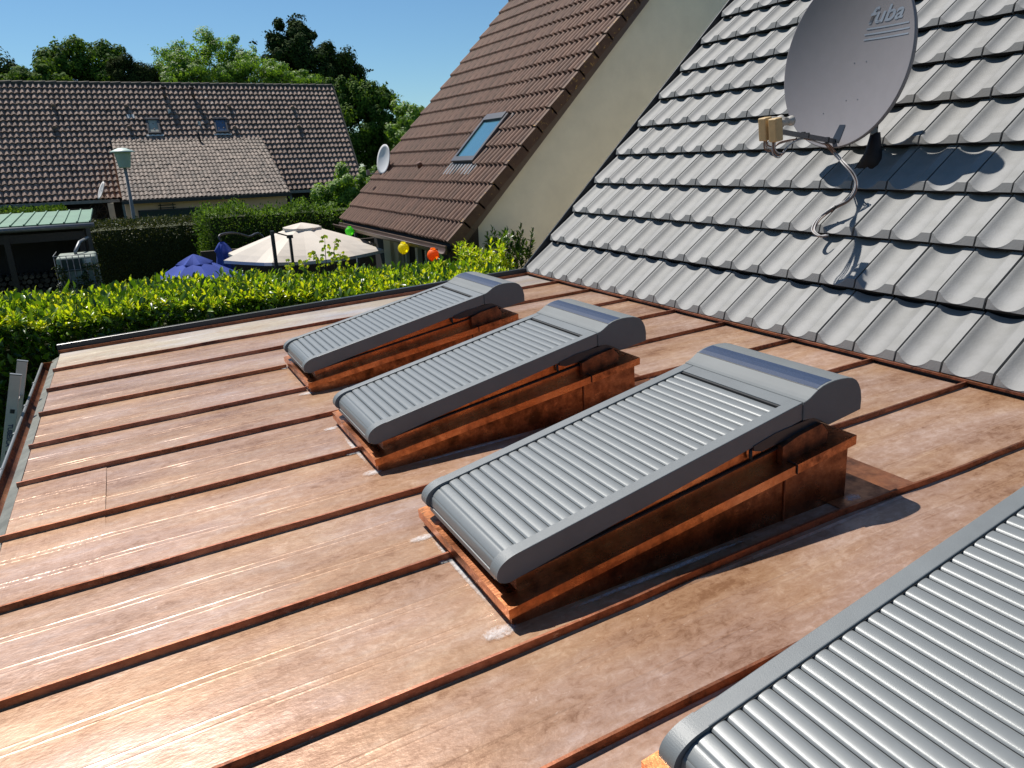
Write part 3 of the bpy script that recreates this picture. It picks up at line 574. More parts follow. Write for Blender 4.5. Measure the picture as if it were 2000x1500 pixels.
# ------------------------------------------------------------------ neighbour with brown tiles and a beige gable
BA = rad(46.3); BX, BZ = 3.965, -1.115; BY0, BY1 = 9.60, 15.33; BL = 8.2
BN = Vector((-sin(BA), 0, cos(BA))); BU = Vector((cos(BA), 0, sin(BA))); bxr, bzr = BX+BL*cos(BA), BZ+BL*sin(BA)
nb = thing('brown_roofed_house', (8, 12.5, GZ), 'neighbour house with a steep brown tiled roof and a blank beige gable wall', 'house')
wx = 4.45
b = MB(); b.prism([(wx, GZ), (2*bxr-wx, GZ), (2*bxr-wx, BZ+(wx-BX)*math.tan(BA)-.16), (bxr, bzr-.18), (wx, BZ+(wx-BX)*math.tan(BA)-.16)], BY0+.13, BY0+.35); b.build('gable_wall', 'beige', nb)
b = MB(); b.prism([(wx+.1, GZ), (2*bxr-wx, GZ), (2*bxr-wx, BZ+.1), (bxr, bzr-.25), (wx+.1, BZ+.1)], BY0+.4, BY1-.2); b.build('wall', 'darkvoid', nb)
b = MB(); b.prism([(BX+.03, BZ-.04), (bxr, bzr-.04), (2*bxr-BX, BZ-.04), (2*bxr-BX, BZ-.14), (bxr, bzr-.15), (BX+.03, BZ-.14)], BY0+.04, BY1-.03); nroof = b.build('roof', 'brownwood', nb)
b = MB()
for yy in (BY0+.02, BY1-.05):
    b = MB()
    P = [Vector((BX, v, BZ))+BU*u+BN*h for h in (-.19, -.02) for (u, v) in ((0, yy), (BL, yy), (BL, yy+.03), (0, yy+.03))]
    b.add(P, [(3, 2, 1, 0), (4, 5, 6, 7), (0, 1, 5, 4), (1, 2, 6, 5), (2, 3, 7, 6), (3, 0, 4, 7)]); b.build('barge_board', 'brownpaint', nroof)
for k in range(6):                                 # dark boarding that closes the eaves at the gable
    xx = BX+.02+k*.078; b = MB(); zt = BZ+(xx+.04-BX)*math.tan(BA)-.15; b.box((xx, BY0+.10, -2.6), (xx+.074, BY0+.125+.004*(k % 2), zt)); b.build('cladding_board', 'brownwood', nb)
b = MB(); b.box((BX-.075, BY0+.02, BZ-.145), (BX-.045, BY1-.03, BZ-.03)); b.build('fascia', 'brownpaint', nb)
vs = []; n = 8; gx, gz_ = BX-.135, BZ-.06
for yy in (BY0+.0, BY1-.02):
    for j in range(n+1): a = pi+pi*j/n; vs.append((gx+.06*cos(a), yy, gz_+.07*sin(a)))
b = MB().add(vs, [(j, j+1, n+1+j+1, n+1+j) for j in range(n)], True); b.tube([(gx-.06, BY0, gz_), (gx-.06, BY1-.02, gz_)], .009, 6); b.build('gutter', 'brownpaint', nb)
BG, BW = .3442, .2865
def rib_tile(W, Lg, lift, ribs, amp, th, seg=6, m='brown_tile', front=.0):
    prof = []
    for i in range(seg*ribs+1):
        t = i/(seg*ribs); prof.append((.003+(W-.006)*t, amp*(.5+.5*cos(2*pi*ribs*t+pi))**.8))
    n = len(prof); top0 = [(0, y, lift+h) for y, h in prof]; top1 = [(Lg, y, h) for y, h in prof]; bot0 = [(.0, y, lift+h*.8-th) for y, h in prof]
    b = MB(); b.add(top1+top0, [(j, j+1, n+j+1, n+j) for j in range(n-1)], True); b.add(top0+bot0, [(j, j+1, n+j+1, n+j) for j in range(n-1)])
    for e in (0, n-1): b.add([top1[e], top0[e], bot0[e], (Lg, prof[e][0], prof[e][1]-th)], [(0, 1, 2, 3)])
    return b
btb = rib_tile(BW, BG+.04, .038, 2, .056, .026, 8); bme = btb.mesh('roof_tile', 'brown_tile')
BM = Matrix(((BU.x, 0, BN.x, 0), (0, 1, 0, 0), (BU.z, 0, BN.z, 0), (0, 0, 0, 1)))
WIN = dict(u0=1.455*.96+.02, u1=2.43*.96+.02, y0=11.16*.96, y1=12.03*.96)     # roof window opening
cnt = 0; rest = MB(); nrow = int(BL/BG); ncol = int(round((BY1-BY0)/BW))
for r in range(nrow):
    for c in range(ncol):
        u, y = r*BG, BY0+c*(BY1-BY0)/ncol
        if WIN['y0']-.1 < y+BW/2 < WIN['y1']+.1 and WIN['u0']-.05 < u+BG/2 < WIN['u1']+.1: continue
        mt = Matrix.Translation(Vector((BX, y, BZ))+BU*u)@BM@Matrix.Rotation(random.gauss(0, .002), 4, 'Z')@Matrix.Translation((random.gauss(0, .003), 0, random.gauss(0, .0015)))
        if cnt < 285: cnt += 1; place('roof_tile', bme, nroof, mt)
        else: rest.add([mt@Vector(v) for v in btb.v], btb.f, True)
ro = rest.build('tiling', 'brown_tile', nroof); ro['kind'] = 'stuff'
for r in range(nrow):                              # verge tiles turned down over the barge board
    b = MB(); P = [Vector((BX, v, BZ))+BU*(r*BG+du)+BN*(h+(.03 if du < .1 else .006)) for (v, h) in ((BY0-.028, -.115), (BY0-.028, .03), (BY0+.028, .036), (BY0+.028, .02), (BY0-.012, .016), (BY0-.012, -.115)) for du in (-.005, BG+.02)]
    b.add(P, [(0, 1, 3, 2), (2, 3, 5, 4), (4, 5, 7, 6), (6, 7, 9, 8), (8, 9, 11, 10), (10, 11, 1, 0), (0, 2, 4, 6, 8, 10), (11, 9, 7, 5, 3, 1)]); b.build('verge_tile', 'verge_tile', nroof)
for r in range(20):
    y = BY0+r*.3; b = MB(); b.tube([(bxr, y, bzr+.0), (bxr, y+.31, bzr+.012)], .11, 10); b.build('ridge_tile', 'brown_tile', nroof)
# roof window in the brown roof
rw = MB()
def bp(u, y, h): return Vector((BX, y, BZ))+BU*u+BN*h
def slab(b, u0, u1, y0, y1, h0, h1):
    P = [bp(u, y, h) for h in (h0, h1) for (u, y) in ((u0, y0), (u1, y0), (u1, y1), (u0, y1))]; b.add(P, [(3, 2, 1, 0), (4, 5, 6, 7), (0, 1, 5, 4), (1, 2, 6, 5), (2, 3, 7, 6), (3, 0, 4, 7)]); return b
U0, U1, Y0_, Y1_ = WIN['u0'], WIN['u1'], WIN['y0'], WIN['y1']
b = MB(); slab(b, U0, U1, Y0_, Y0_+.07, 0, .11); slab(b, U0, U1, Y1_-.07, Y1_, 0, .11); slab(b, U0, U0+.09, Y0_+.0705, Y1_-.0705, 0, .11); slab(b, U1-.10, U1+.02, Y0_+.0705, Y1_-.0705, 0, .125); rwin = b.build('roof_window', 'winframe', nb)
b = MB(); slab(b, U0+.091, U1-.101, Y0_+.071, Y1_-.071, .06, .088); b.build('pane', 'glass', rwin)
b = MB(); slab(b, U0-.24, U0-.001, Y0_-.14, Y1_+.14, .04, .046)
for k in range(9): yy = Y0_-.12+k*(Y1_-Y0_+.24)/9; slab(b, U0-.235, U0-.01, yy+.02, yy+.07, .046, .062)
slab(b, U0, U1+.1, Y0_-.07, Y0_-.001, .03, .055); slab(b, U0, U1+.1, Y1_+.001, Y1_+.07, .03, .055); b.build('flashing', 'lead', rwin)
b = MB(); P = bp(1.36, 12.95, .05); b.tube([P, P+BN*.06+Vector((0, 0, .03))], [.06, .045], 10); b.build('vent_tile', 'brown_tile', nroof)
# porch front under the eaves
for (ya, yb, m_) in ((12.98, 14.1, 'cream'), (12.2, 12.32, 'cream'), (10.2, 10.55, 'cream')):
    b = MB(); b.box((4.42, ya, GZ), (4.5, yb, BZ+.1)); b.build('porch_panel', m_, nb)
for yy in (12.62, 13.05, 13.5, 11.62):
    b = MB(); b.box((4.36, yy, GZ), (4.418, yy+.07, BZ+.05)); b.build('porch_post', 'cream', nb)
b = MB(); b.tube([(4.02, 14.6, GZ), (4.02, 14.6, BZ-.15)], .03, 8); b.build('downpipe', 'zinc', nb)
LX = 3.70
for (X, Y, Z, nm, lb) in ((LX, hit(788, 485, (LX, 0, 0), (1, 0, 0))[1], hit(788, 485, (LX, 0, 0), (1, 0, 0))[2], 'yellow', 'round yellow paper lantern hanging under the brown eaves'), (LX, hit(846, 498, (LX, 0, 0), (1, 0, 0))[1], hit(846, 498, (LX, 0, 0), (1, 0, 0))[2], 'orange', 'round orange paper lantern hanging under the brown eaves'), (LX, hit(683, 452, (LX, 0, 0), (1, 0, 0))[1], hit(683, 452, (LX, 0, 0), (1, 0, 0))[2], 'green', 'round green paper lantern hanging under the far end of the brown eaves')):
    t = thing('paper_lantern', (X, Y, Z), lb, 'paper lantern', 'coloured paper lanterns under the brown eaves'); r0 = .083
    b = MB(); prof = []
    for i in range(19):
        a = -pi/2+pi*i/18; prof.append((max(.02, (r0+(.002 if i % 2 else -.001))*cos(a)), r0*sin(a)))
    b.lathe(prof, (X, Y, Z), 20); b.build('shade', nm, t)
    b = MB(); b.lathe([(.03, 0), (.035, 0), (.035, .02), (.03, .02)], (X, Y, Z+r0-.008), 14); b.lathe([(.03, 0), (.032, .012)], (X, Y, Z-r0-.006), 14); b.build('collar', nm, t)
    b = MB(); b.tube([(X, Y, Z+r0), (X+.06, Y, BZ-.07)], .003, 5); b.build('cord', 'white', t)
# small white dish on the brown roof's far verge
P = Vector((4.76, 14.75, .055)); sd = thing('small_satellite_dish', P+Vector((.1, 0, -.4)), 'small white oval satellite dish at the left verge of the brown tiled roof', 'satellite dish')
n_ = Vector((-.66, -.72, .22)).normalized(); n_ = Vector((-.93, -.18, .2)).normalized(); u_ = Vector((0, 0, 1)).cross(n_).normalized(); v_ = n_.cross(u_)
b = MB(); vs = []
for off in (0, -.012):
    for i in range(7):
        for j in range(32): a = 2*pi*j/32; r = i/6; vs.append(P+u_*(.25*r*cos(a))+v_*(.29*r*sin(a))+n_*(.05*(r*r-1)+off))
f1 = [(i*32+j, i*32+(j+1) % 32, (i+1)*32+(j+1) % 32, (i+1)*32+j) for i in range(6) for j in range(32)]
b.add(vs, f1+[tuple(k+224 for k in f)[::-1] for f in f1]+[(192+j, 192+(j+1) % 32, 416+(j+1) % 32, 416+j) for j in range(32)], True); b.build('reflector', 'whitedish', sd)
b = MB(); b.tube([P-n_*.05, P-n_*.14, P-n_*.14-Vector((-.02, 0, .42))], .018, 8); b.build('mast', 'tube', sd)
b = MB(); b.tube([P-v_*.28, P-v_*.34+n_*.3], .01, 6); b.obox(P-v_*.31+n_*.3, (.03, 0, 0), (0, .03, 0), (0, 0, .05)); b.build('arm', 'tube', sd)

# ------------------------------------------------------------------ far terraced house
FA = rad(50.7); FY, FZ = 40.0, 3.75; FN = Vector((0, -sin(FA), cos(FA))); FUP = Vector((0, cos(FA), sin(FA)))
EY, EZ = 36.03, 3.75-3.97*math.tan(FA); FX0, FX1 = -13., 10.56; FL = (Vector((0, FY, FZ))-Vector((0, EY, EZ))).length
far = thing('terraced_house', (0, 40, GZ), 'long far house with grey brown tiled roof, small roof windows and a peach annex', 'house')
b = MB(); b.prism([(EY+.5, GZ), (2*FY-EY-.5, GZ), (2*FY-EY-.5, EZ+.3), (FY, FZ-.2), (EY+.5, EZ+.3)], FX0, FX1-.15, axis=0); b.build('wall', 'darkvoid', far)
b = MB(); b.prism([(EY, EZ-.04), (FY, FZ-.04), (2*FY-EY, EZ-.04), (2*FY-EY, EZ-.16), (FY, FZ-.16), (EY, EZ-.16)], FX0, FX1, axis=0); froof = b.build('roof', 'deck', far)
NR = 21; FG = FL/NR; FW = .2095
def wave_tile(W, Lg, lift, amp, th, seg=6):
    prof = [(W*i/seg, amp*(.5+.5*cos(2*pi*(i/seg)+pi))) for i in range(seg+1)]; prof = [(.004+x*(W-.008)/W, h) for x, h in prof]; n = len(prof)
    top0 = [(x, 0, lift+h) for x, h in prof]; top1 = [(x, Lg, h) for x, h in prof]; bot0 = [(x, .0, lift+h*.8-th) for x, h in prof]
    b = MB(); b.add(top0+top1, [(j, j+1, n+j+1, n+j) for j in range(n-1)], True); b.add(bot0+top0, [(j, j+1, n+j+1, n+j) for j in range(n-1)]); return b
fb = wave_tile(FW, FG+.04, .07, .07, .04); fme = fb.mesh('roof_tile', 'far_tile')
FM = Matrix(((1, 0, 0, 0), (0, FUP.y, FN.y, 0), (0, FUP.z, FN.z, 0), (0, 0, 0, 1)))
cnt = 0; bulk = [[], []]; tv = np.array(fb.v); AX0 = .068; AX1 = 6.385; Lr = random.Random(3)
tf = []
for f in fb.f: tf += [(f[0], f[1], f[2]), (f[0], f[2], f[3])]
tf = np.array(tf); nv = 0
AYT = 38.02; 
def annex_zone(x, r): return AX0-.05 < x < AX1-.1 and r*FG < (AYT-EY)/cos(FA)-.25
for r in range(NR):
    for c in range(int((FX1-FX0)/FW)):
        x = FX1-(c+1)*FW
        if annex_zone(x, r): continue
        mt = Matrix.Translation(Vector((x, EY, EZ))+FUP*(r*FG))@FM@Matrix.Translation((Lr.gauss(0, .004), Lr.gauss(0, .006), Lr.gauss(0, .003)))
        if r < 9 and (x > AX1-.1 or x < AX0) and x > -4.6 and cnt < 290: cnt += 1; place('roof_tile', fme, froof, mt)
        else:
            A = np.array(mt.to_3x3()); bulk[0].append(tv@A.T+np.array(mt.translation)-np.array(ACC[far.name])); bulk[1].append(tf+nv); nv += len(tv)
o = place('tiling', tri_mesh('tiling', np.concatenate(bulk[0]), np.concatenate(bulk[1]), 'far_tile'), froof); o['kind'] = 'stuff'
for k in range(int((FX1-FX0)/.42)):
    x = FX0+k*.42; b = MB(); b.tube([(x, FY, FZ+.02), (x+.44, FY, FZ+.035+.008*(k % 3))], .10, 8); b.build('ridge_tile', 'ridge', froof)
b = MB(); b.bar(Vector((FX1, EY, EZ))+FN*.01, Vector((FX1, FY, FZ))+FN*.01, .07, .14); b.build('verge_tile_row', 'ridge', froof)
# annex roof
AEY, AEZ = 32.66, -1.09; AZT = 1.32; AA = math.atan2(AZT-AEZ, AYT-AEY); AL = math.hypot(AZT-AEZ, AYT-AEY); AUP = Vector((0, cos(AA), sin(AA))); AN = Vector((0, -sin(AA), cos(AA)))
b = MB(); b.prism([(AEY+.35, GZ), (AYT, GZ), (AYT, AZT-.1), (AEY+.35, AEZ+.02)], AX0+.05, AX1-.1, axis=0); b.build('annex_wall', 'peach', far)
b = MB(); b.prism([(AEY, AEZ-.03), (AYT+.02, AZT-.03), (AYT+.02, AZT-.12), (AEY, AEZ-.12)], AX0, AX1, axis=0); aroof = b.build('annex_roof', 'deck', far)
ab = wave_tile(.162, .36, .03, .04, .02, 5); tv = np.array(ab.v); tf = []
for f in ab.f: tf += [(f[0], f[1], f[2]), (f[0], f[2], f[3])]
tf = np.array(tf); AM = np.array(((1, 0, 0), (0, AUP.y, AN.y), (0, AUP.z, AN.z))); V = []; T = []; nv = 0; nra = 17
for r in range(nra):
    for c in range(39):
        P = np.array((AX0+c*.162, AEY, AEZ))+np.array(AUP)*(r*AL/nra+rng.normal()*.006)+np.array(AN)*rng.normal()*.005; V.append((tv*np.array([1, AL/nra*1.12/.36, 1]))@AM.T+P-np.array(ACC[far.name])); T.append(tf+nv); nv += len(tv)
o = place('annex_tiling', tri_mesh('annex_tiling', np.concatenate(V), np.concatenate(T), 'annex_tile'), aroof); o['kind'] = 'stuff'
b = MB(); b.bar((AX0-.02, AYT+.05, AZT+.05), (AX1+.02, AYT+.05, AZT+.05), .16, .05); b.build('lead_strip', 'lead', aroof)
b = MB(); b.bar((AX0-.04, AEY-.07, AEZ-.06), (AX1+.02, AEY-.07, AEZ-.06), .13, .13); b.build('annex_gutter', 'darkmetal', far)
b = MB(); b.bar((FX0, EY-.07, EZ-.07), (AX0-.1, EY-.07, EZ-.07), .13, .12); b.build('gutter', 'zinc', far); b = MB(); b.bar((AX1+.1, EY-.07, EZ-.07), (FX1, EY-.07, EZ-.07), .13, .12); b.build('gutter', 'zinc', far)
b = MB(); b.bar((AX0+.0, AEY-.02, GZ), (AX0+.0, AEY-.02, AEZ-.1), .09, .09); b.build('downpipe', 'zinc', far); b = MB(); b.bar((AX1+.02, AEY+.1, GZ), (AX1+.02, AEY+.1, AEZ-.1), .09, .09); b.build('downpipe', 'zinc', far)
b = MB(); b.box((-.5, 35.3, GZ), (-.28, 35.5, EZ-.14)); b.build('porch_post', 'cream', far)
b = MB(); b.box((-3.2, 36.2, GZ), (-1.0, 36.5, EZ-.3)); b.build('timber_wall', 'brownwood', far)
b = MB(); yw = AEY+.35
b.box((.60, yw-.03, GZ), (2.74, yw-.003, -1.55)); gd = b.build('garage_door', 'greendoor', far)
b = MB(); b.box((.54, yw-.05, GZ), (.598, yw-.001, -1.49)); b.box((2.742, yw-.05, GZ), (2.80, yw-.001, -1.49)); b.box((.54, yw-.05, -1.548), (2.80, yw-.001, -1.49)); b.build('door_frame', 'darkmetal', gd)
b = MB(); b.box((5.45, yw-.03, -2.6), (6.0, yw-.003, -1.75)); b.build('annex_window', 'glass_far', far)
b = MB()
for x in (1.36, 1.82): b.bar((x, yw-.05, -1.52), (x, yw-.05, -1.27), .02, .03)
for z in (-1.34, -1.44): b.bar((1.28, yw-.07, z), (1.92, yw-.07, z), .02, .03)
tag(b.build('wall_trellis', 'black'), 'small dark trellis of four crossed bars on the peach wall above the green door', 'trellis')
wh = thing('wagon_wheel', (-.9, 36.1, -1.55), 'wooden wagon wheel hung on the dark wall beside the annex', 'wheel'); b = MB()
b.tube([(-.9+.33*cos(a), 36.1, -1.55+.33*sin(a)) for a in np.linspace(0, 2*pi, 25)], .025, 6, False); b.build('rim', 'bark', wh)
for k in range(5): b = MB(); a = pi*k/5; b.tube([(-.9-.32*cos(a), 36.1, -1.55-.32*sin(a)), (-.9+.32*cos(a), 36.1, -1.55+.32*sin(a))], .014, 5); b.build('spoke', 'bark', wh)
def fp(x, y, h): return Vector((x, y, FZ-(FY-y)*math.tan(FA)))+FN*h
def fslab(b, x0, x1, y0, y1, h0, h1):
    P = [fp(x, y, h) for h in (h0, h1) for (x, y) in ((x0, y0), (x1, y0), (x1, y1), (x0, y1))]; b.add(P, [(3, 2, 1, 0), (4, 5, 6, 7), (0, 1, 5, 4), (1, 2, 6, 5), (2, 3, 7, 6), (3, 0, 4, 7)]); return b
for (x0, x1, gl) in ((1.58, 2.10, 'cream'), (4.42, 4.98, 'glass_far')):
    y0, y1 = 38.14, 38.62; b = MB(); fslab(b, x0, x0+.07, y0, y1, .02, .17); fslab(b, x1-.07, x1, y0, y1, .02, .17); fslab(b, x0+.071, x1-.071, y0, y0+.045, .02, .17); fslab(b, x0-.03, x1+.03, y1, y1+.06, .02, .2); wn = b.build('roof_window', 'winframe', far)
    b = MB(); fslab(b, x0+.071, x1-.071, y0+.046, y1-.001, .05, .12); b.build('pane', gl, wn)
    b = MB(); fslab(b, x0-.1, x1+.1, y0-.075, y0-.01, .09, .10); b.build('flashing', 'white', wn)
for (x, y) in ((-1.9, 39.17), (-1.97, 38.42), (.918, 39.16), (.871, 38.39), (5.275, 39.157), (5.284, 38.336), (8.213, 39.09), (8.246, 38.34)):
    b = MB(); P = fp(x, y, .06); b.tube([P+FUP*.1, P+FN*.05-FUP*.02, P+FN*.07-FUP*.06], [.05, .1, .10], 10); b.build('vent_tile', 'far_tile', froof)
for (x, y) in ((2.588, 39.45), (3.795, 39.45)):
    P = fp(x, y, 0); b = MB(); b.tube([P, P+Vector((0, 0, .5))], .075, 10); b.tube([P+Vector((0, 0, .5)), P+Vector((0, 0, .56))], .12, 10); b.build('flue', 'brownpaint', far)
for (x, y) in ((2.64, 38.9), (3.785, 38.45)):
    P = fp(x, y, .0); b = MB(); b.box(tuple(P+Vector((-.06, -.05, 0))), tuple(P+Vector((.06, .05, .22)))); b.build('vent_cowl', 'white', far)
P = Vector((3.66, 37.6, 1.05)); b = MB(); b.tube([P, P+Vector((-.08, 0, .62))], .04, 8); b.tube([P, P+Vector((.12, -.05, .0))], .05, 8); b.build('vent_pipe', 'black', far)
b = MB(); fslab(b, .86, 1.0, 38.72, 38.86, .08, .09); fslab(b, 1.04, 1.16, 38.72, 38.86, .08, .09); b.build('patched_tile', 'white', froof)
wd = thing('wall_satellite_dish', (-.66, 35.9, -1.2), 'thin white satellite dish seen edge on in front of the far grey brown roof', 'satellite dish')
b = MB(); n_ = Vector((-.88, -.24, .40)).normalized(); u_ = Vector((0, 0, 1)).cross(n_).normalized(); v_ = n_.cross(u_); P = Vector((-.66, 35.75, -.72)); vs = []
for off in (0, -.03):
    for i in range(5):
        for j in range(24): a = 2*pi*j/24; r = i/4; vs.append(P+u_*(.30*r*cos(a))+v_*(.38*r*sin(a))+n_*(.05*(r*r-1)+off))
f1 = [(i*24+j, i*24+(j+1) % 24, (i+1)*24+(j+1) % 24, (i+1)*24+j) for i in range(4) for j in range(24)]
b.add(vs, f1+[tuple(k+120 for k in f)[::-1] for f in f1]+[(96+j, 96+(j+1) % 24, 216+(j+1) % 24, 216+j) for j in range(24)], True); b.build('reflector', 'whitedish', wd)
b = MB(); b.tube([P-n_*.05, P+Vector((.0, .25, -.1)), P+Vector((.3, .3, -.38))], .02, 6); b.build('arm', 'tube', wd)

# ------------------------------------------------------------------ street lamp
lp = at(237, 300, 25.0); t = thing('street_lamp', (.27, 25, GZ), 'grey street lamp with a pale bowl shaped head before the peach annex', 'street lamp')
X, Y = .27, 25.; zt = at(237, 290, 25)[2]
b = MB(); b.tube([(X, Y, GZ), (X, Y, zt-.5)], [.075, .045], 10); b.build('pole', 'concrete', t)
b = MB(); b.lathe([(.0, -.54), (.15, -.54), (.16, -.50), (.22, -.12), (.23, -.10), (.0, -.09)], (X, Y, zt), 24); b.build('bowl', 'lampglass', t)
b = MB(); b.lathe([(.0, .02), (.10, .01), (.25, -.05), (.33, -.09), (.33, -.105), (.0, -.10)], (X, Y, zt), 24); b.build('cap', 'lampglass', t)

# ------------------------------------------------------------------ foliage
def blob_points(c, r, n, sub=14, subr=.36, up=.15, flat=0.):
    """leaf positions on clumps spread over an ellipsoid; returns points and outward normals"""
    c = np.array(c, float); r = np.array(r, float); cs = rdir(sub)*(.45+.5*rng.random((sub, 1))); k = rng.integers(0, sub, n)
    d = rdir(n); sr = subr*(.6+.7*rng.random(sub))
    P = cs[k]+d*sr[k][:, None]*(.35+.65*rng.random((n, 1))**.6); Nn = d+cs[k]*.6+np.array([0, 0, up]); return c+P*r, Nn
def tree(name, label, cat, cs, m, leaf, nper, base, trunk_r=.2, group=None, six=False, sub=14, subr=.36, wisps=(), aspect=.62, droop=0.):
    t = thing(name, base, label, cat, group); V = []; off = np.array(base)
    Ps, Ns = [], []
    for (c, r) in cs:
        P, Nn = blob_points(c, r, nper, sub, subr); Ps.append(P); Ns.append(Nn)
    for (p0, p1, k, sc) in wisps:                  # loose twigs at the outline
        tt = rng.random(k)[:, None]; P = np.array(p0)*(1-tt)+np.array(p1)*tt+rng.normal(size=(k, 3))*sc; Ps.append(P); Ns.append(rdir(k)+np.array([0, 0, .4]))
    P = np.concatenate(Ps); Nn = np.concatenate(Ns); n = len(P); Nn = Nn+rdir(n)*.55; Nn /= np.linalg.norm(Nn, axis=1, keepdims=True)
    D = np.cross(Nn, rdir(n)); D[:, 2] -= droop; s_ = leaf*(.7+.6*rng.random(n))
    place('crown', leaf_mesh('crown', P-off, D, Nn, s_, s_*aspect, m, curl=.12, six=six), t)
    b = MB(); cm = np.mean([c for c, _ in cs], axis=0); top = np.array([cm[0], cm[1], max(c[2] for c, _ in cs)])
    b.tube([base, (base[0]*.7+cm[0]*.3, base[1], (base[2]+cm[2])/2), tuple(cm)], [trunk_r, trunk_r*.75, trunk_r*.45], 8)
    for (c, r) in cs: b.tube([(cm[0]*.6+base[0]*.4, cm[1], (base[2]*.3+cm[2]*.7)), (np.array(c)+cm)/2+np.array([0, 0, .1]), c, np.array(c)+np.array(r)*rdir(1)[0]*.6], [trunk_r*.4, trunk_r*.25, trunk_r*.12, .01], 6)
    for (p0, p1, k, sc) in wisps: b.tube([p0, (np.array(p0)+np.array(p1))/2+np.array([0, 0, .05]), p1], [.03, .02, .01], 5)
    b.build('trunk', 'bark', t); return t
def A(px, py, Y): return tuple(at(px, py, Y))
def C(px, py, Y, rpx, rpy, ry=None):
    s_ = Y*1.12/F; return (A(px, py, Y), (rpx*s_, (ry if ry else rpx*s_), rpy*s_))
tree('broadleaf_tree', 'dark tree at the left edge of the picture beyond the far ridge', 'tree', [C(-8, 150, 52, 30, 45), C(-60, 120, 54, 50, 50)], 'l_deep', .20, 3500, (A(-20, 150, 53)[0], 53, GZ))
tree('broadleaf_tree', 'low yellow green tree behind the left end of the far ridge', 'tree', [C(60, 158, 50, 42, 30), C(35, 165, 50, 30, 26), C(90, 165, 50, 40, 25)], 'l_mid', .19, 3500, (A(60, 150, 50)[0], 50, GZ), group='trees beyond the far house')
tree('broadleaf_tree', 'tall mid green tree with pointed shoots behind the far ridge, left of the lamp', 'tree', [C(118, 135, 54, 32, 38), C(160, 125, 54, 38, 34), C(205, 130, 54, 35, 34), C(140, 165, 54, 50, 30), C(200, 165, 54, 50, 30)], 'l_mid', .20, 4500, (A(160, 150, 54)[0], 54, GZ), group='trees beyond the far house',
     wisps=[(A(108, 110, 54), A(106, 80, 54), 90, .12), (A(145, 100, 54), A(147, 72, 54), 90, .10), (A(160, 100, 54), A(161, 80, 54), 70, .10), (A(203, 105, 54), A(205, 85, 54), 70, .12), (A(130, 105, 54), A(126, 88, 54), 60, .12)])
tree('conifer_tree', 'dark brushy conifer between the mid green tree and the feathery light tree', 'tree', [C(262, 150, 50, 34, 30), C(243, 142, 50, 24, 28), C(285, 160, 50, 26, 24)], 'l_conifer', .22, 4200, (A(258, 150, 50)[0], 50, GZ), aspect=.25)
tree('feathery_tree', 'broad light green feathery tree rising behind the middle of the far ridge', 'tree', [C(340, 130, 52, 40, 45), C(395, 122, 52, 45, 45), C(450, 120, 52, 42, 42), C(505, 132, 52, 48, 42), C(560, 150, 51, 50, 32), C(330, 165, 50, 45, 22), C(365, 150, 51, 45, 30), C(425, 150, 51, 45, 32), C(480, 150, 51, 45, 32), C(600, 165, 51, 35, 20)], 'l_light', .17, 5200, (A(430, 150, 52)[0], 52, GZ), aspect=.4, sub=22, subr=.26,
     wisps=[(A(320, 110, 52), A(298, 98, 52), 110, .13), (A(350, 95, 52), A(357, 82, 52), 110, .13), (A(425, 95, 52), A(430, 80, 52), 110, .13), (A(385, 100, 52), A(370, 88, 52), 90, .15), (A(500, 100, 52), A(492, 90, 52), 60, .1)])
tree('dark_tree', 'tall dark green tree with arching top twigs behind the right end of the far ridge', 'tree', [C(560, 85, 58, 34, 38), C(600, 115, 58, 50, 52), C(650, 130, 58, 46, 46), C(680, 160, 58, 30, 45), C(655, 190, 57, 45, 45), C(585, 70, 58, 25, 25), C(620, 150, 58, 60, 50), C(560, 130, 58, 40, 45), C(695, 190, 58, 30, 35)], 'l_deep', .21, 6000, (A(620, 160, 58)[0], 58, GZ), trunk_r=.3, sub=24, subr=.28,
     wisps=[(A(560, 50, 58), A(518, 70, 58), 110, .14), (A(558, 45, 58), A(575, 29, 58), 24, .07), (A(575, 29, 58), A(596, 35, 58), 40, .08), (A(580, 40, 58), A(590, 54, 58), 50, .10), (A(600, 60, 58), A(605, 68, 58), 60, .12), (A(700, 130, 58), A(704, 145, 58), 50, .14), (A(705, 140, 58), A(728, 137, 58), 26, .06), (A(500, 85, 58), A(492, 80, 58), 14, .05)])
tree('broadleaf_tree', 'bushy green tree standing just right of the far roof verge', 'tree', [C(705, 205, 47, 42, 42), C(745, 225, 47, 38, 42), C(715, 260, 46, 48, 50), C(760, 260, 47, 36, 40), C(690, 300, 46, 40, 40), C(745, 300, 46, 40, 40), C(675, 225, 48, 34, 50), C(730, 195, 48, 34, 26), C(775, 300, 46, 30, 40), C(660, 180, 48, 26, 26)], 'l_mid', .18, 5200, (A(720, 260, 46)[0], 46, GZ), sub=20, subr=.3,
     wisps=[(A(680, 165, 47), A(690, 150, 47), 70, .1), (A(700, 170, 47), A(712, 160, 47), 70, .12), (A(745, 190, 47), A(756, 160, 47), 50, .07), (A(765, 195, 47), A(778, 190, 47), 70, .12)])
tree('light_tree', 'yellow green tree seen just left of the brown roof verge', 'tree', [C(800, 240, 44, 30, 32), C(785, 270, 44, 30, 35), C(820, 228, 46, 16, 18), C(800, 290, 45, 30, 30), C(770, 250, 46, 30, 40)], 'l_light', .16, 3800, (A(795, 260, 44)[0], 44, GZ))
tree('garden_shrub', 'round yellow green shrub between the far house and the brown roof', 'shrub', [C(690, 370, 22, 42, 42), C(655, 400, 22, 38, 38), C(720, 350, 22, 22, 26), C(700, 410, 22, 38, 36)], 'l_light', .075, 6000, (A(680, 400, 22)[0], 22, GZ), trunk_r=.06, sub=22, subr=.3)

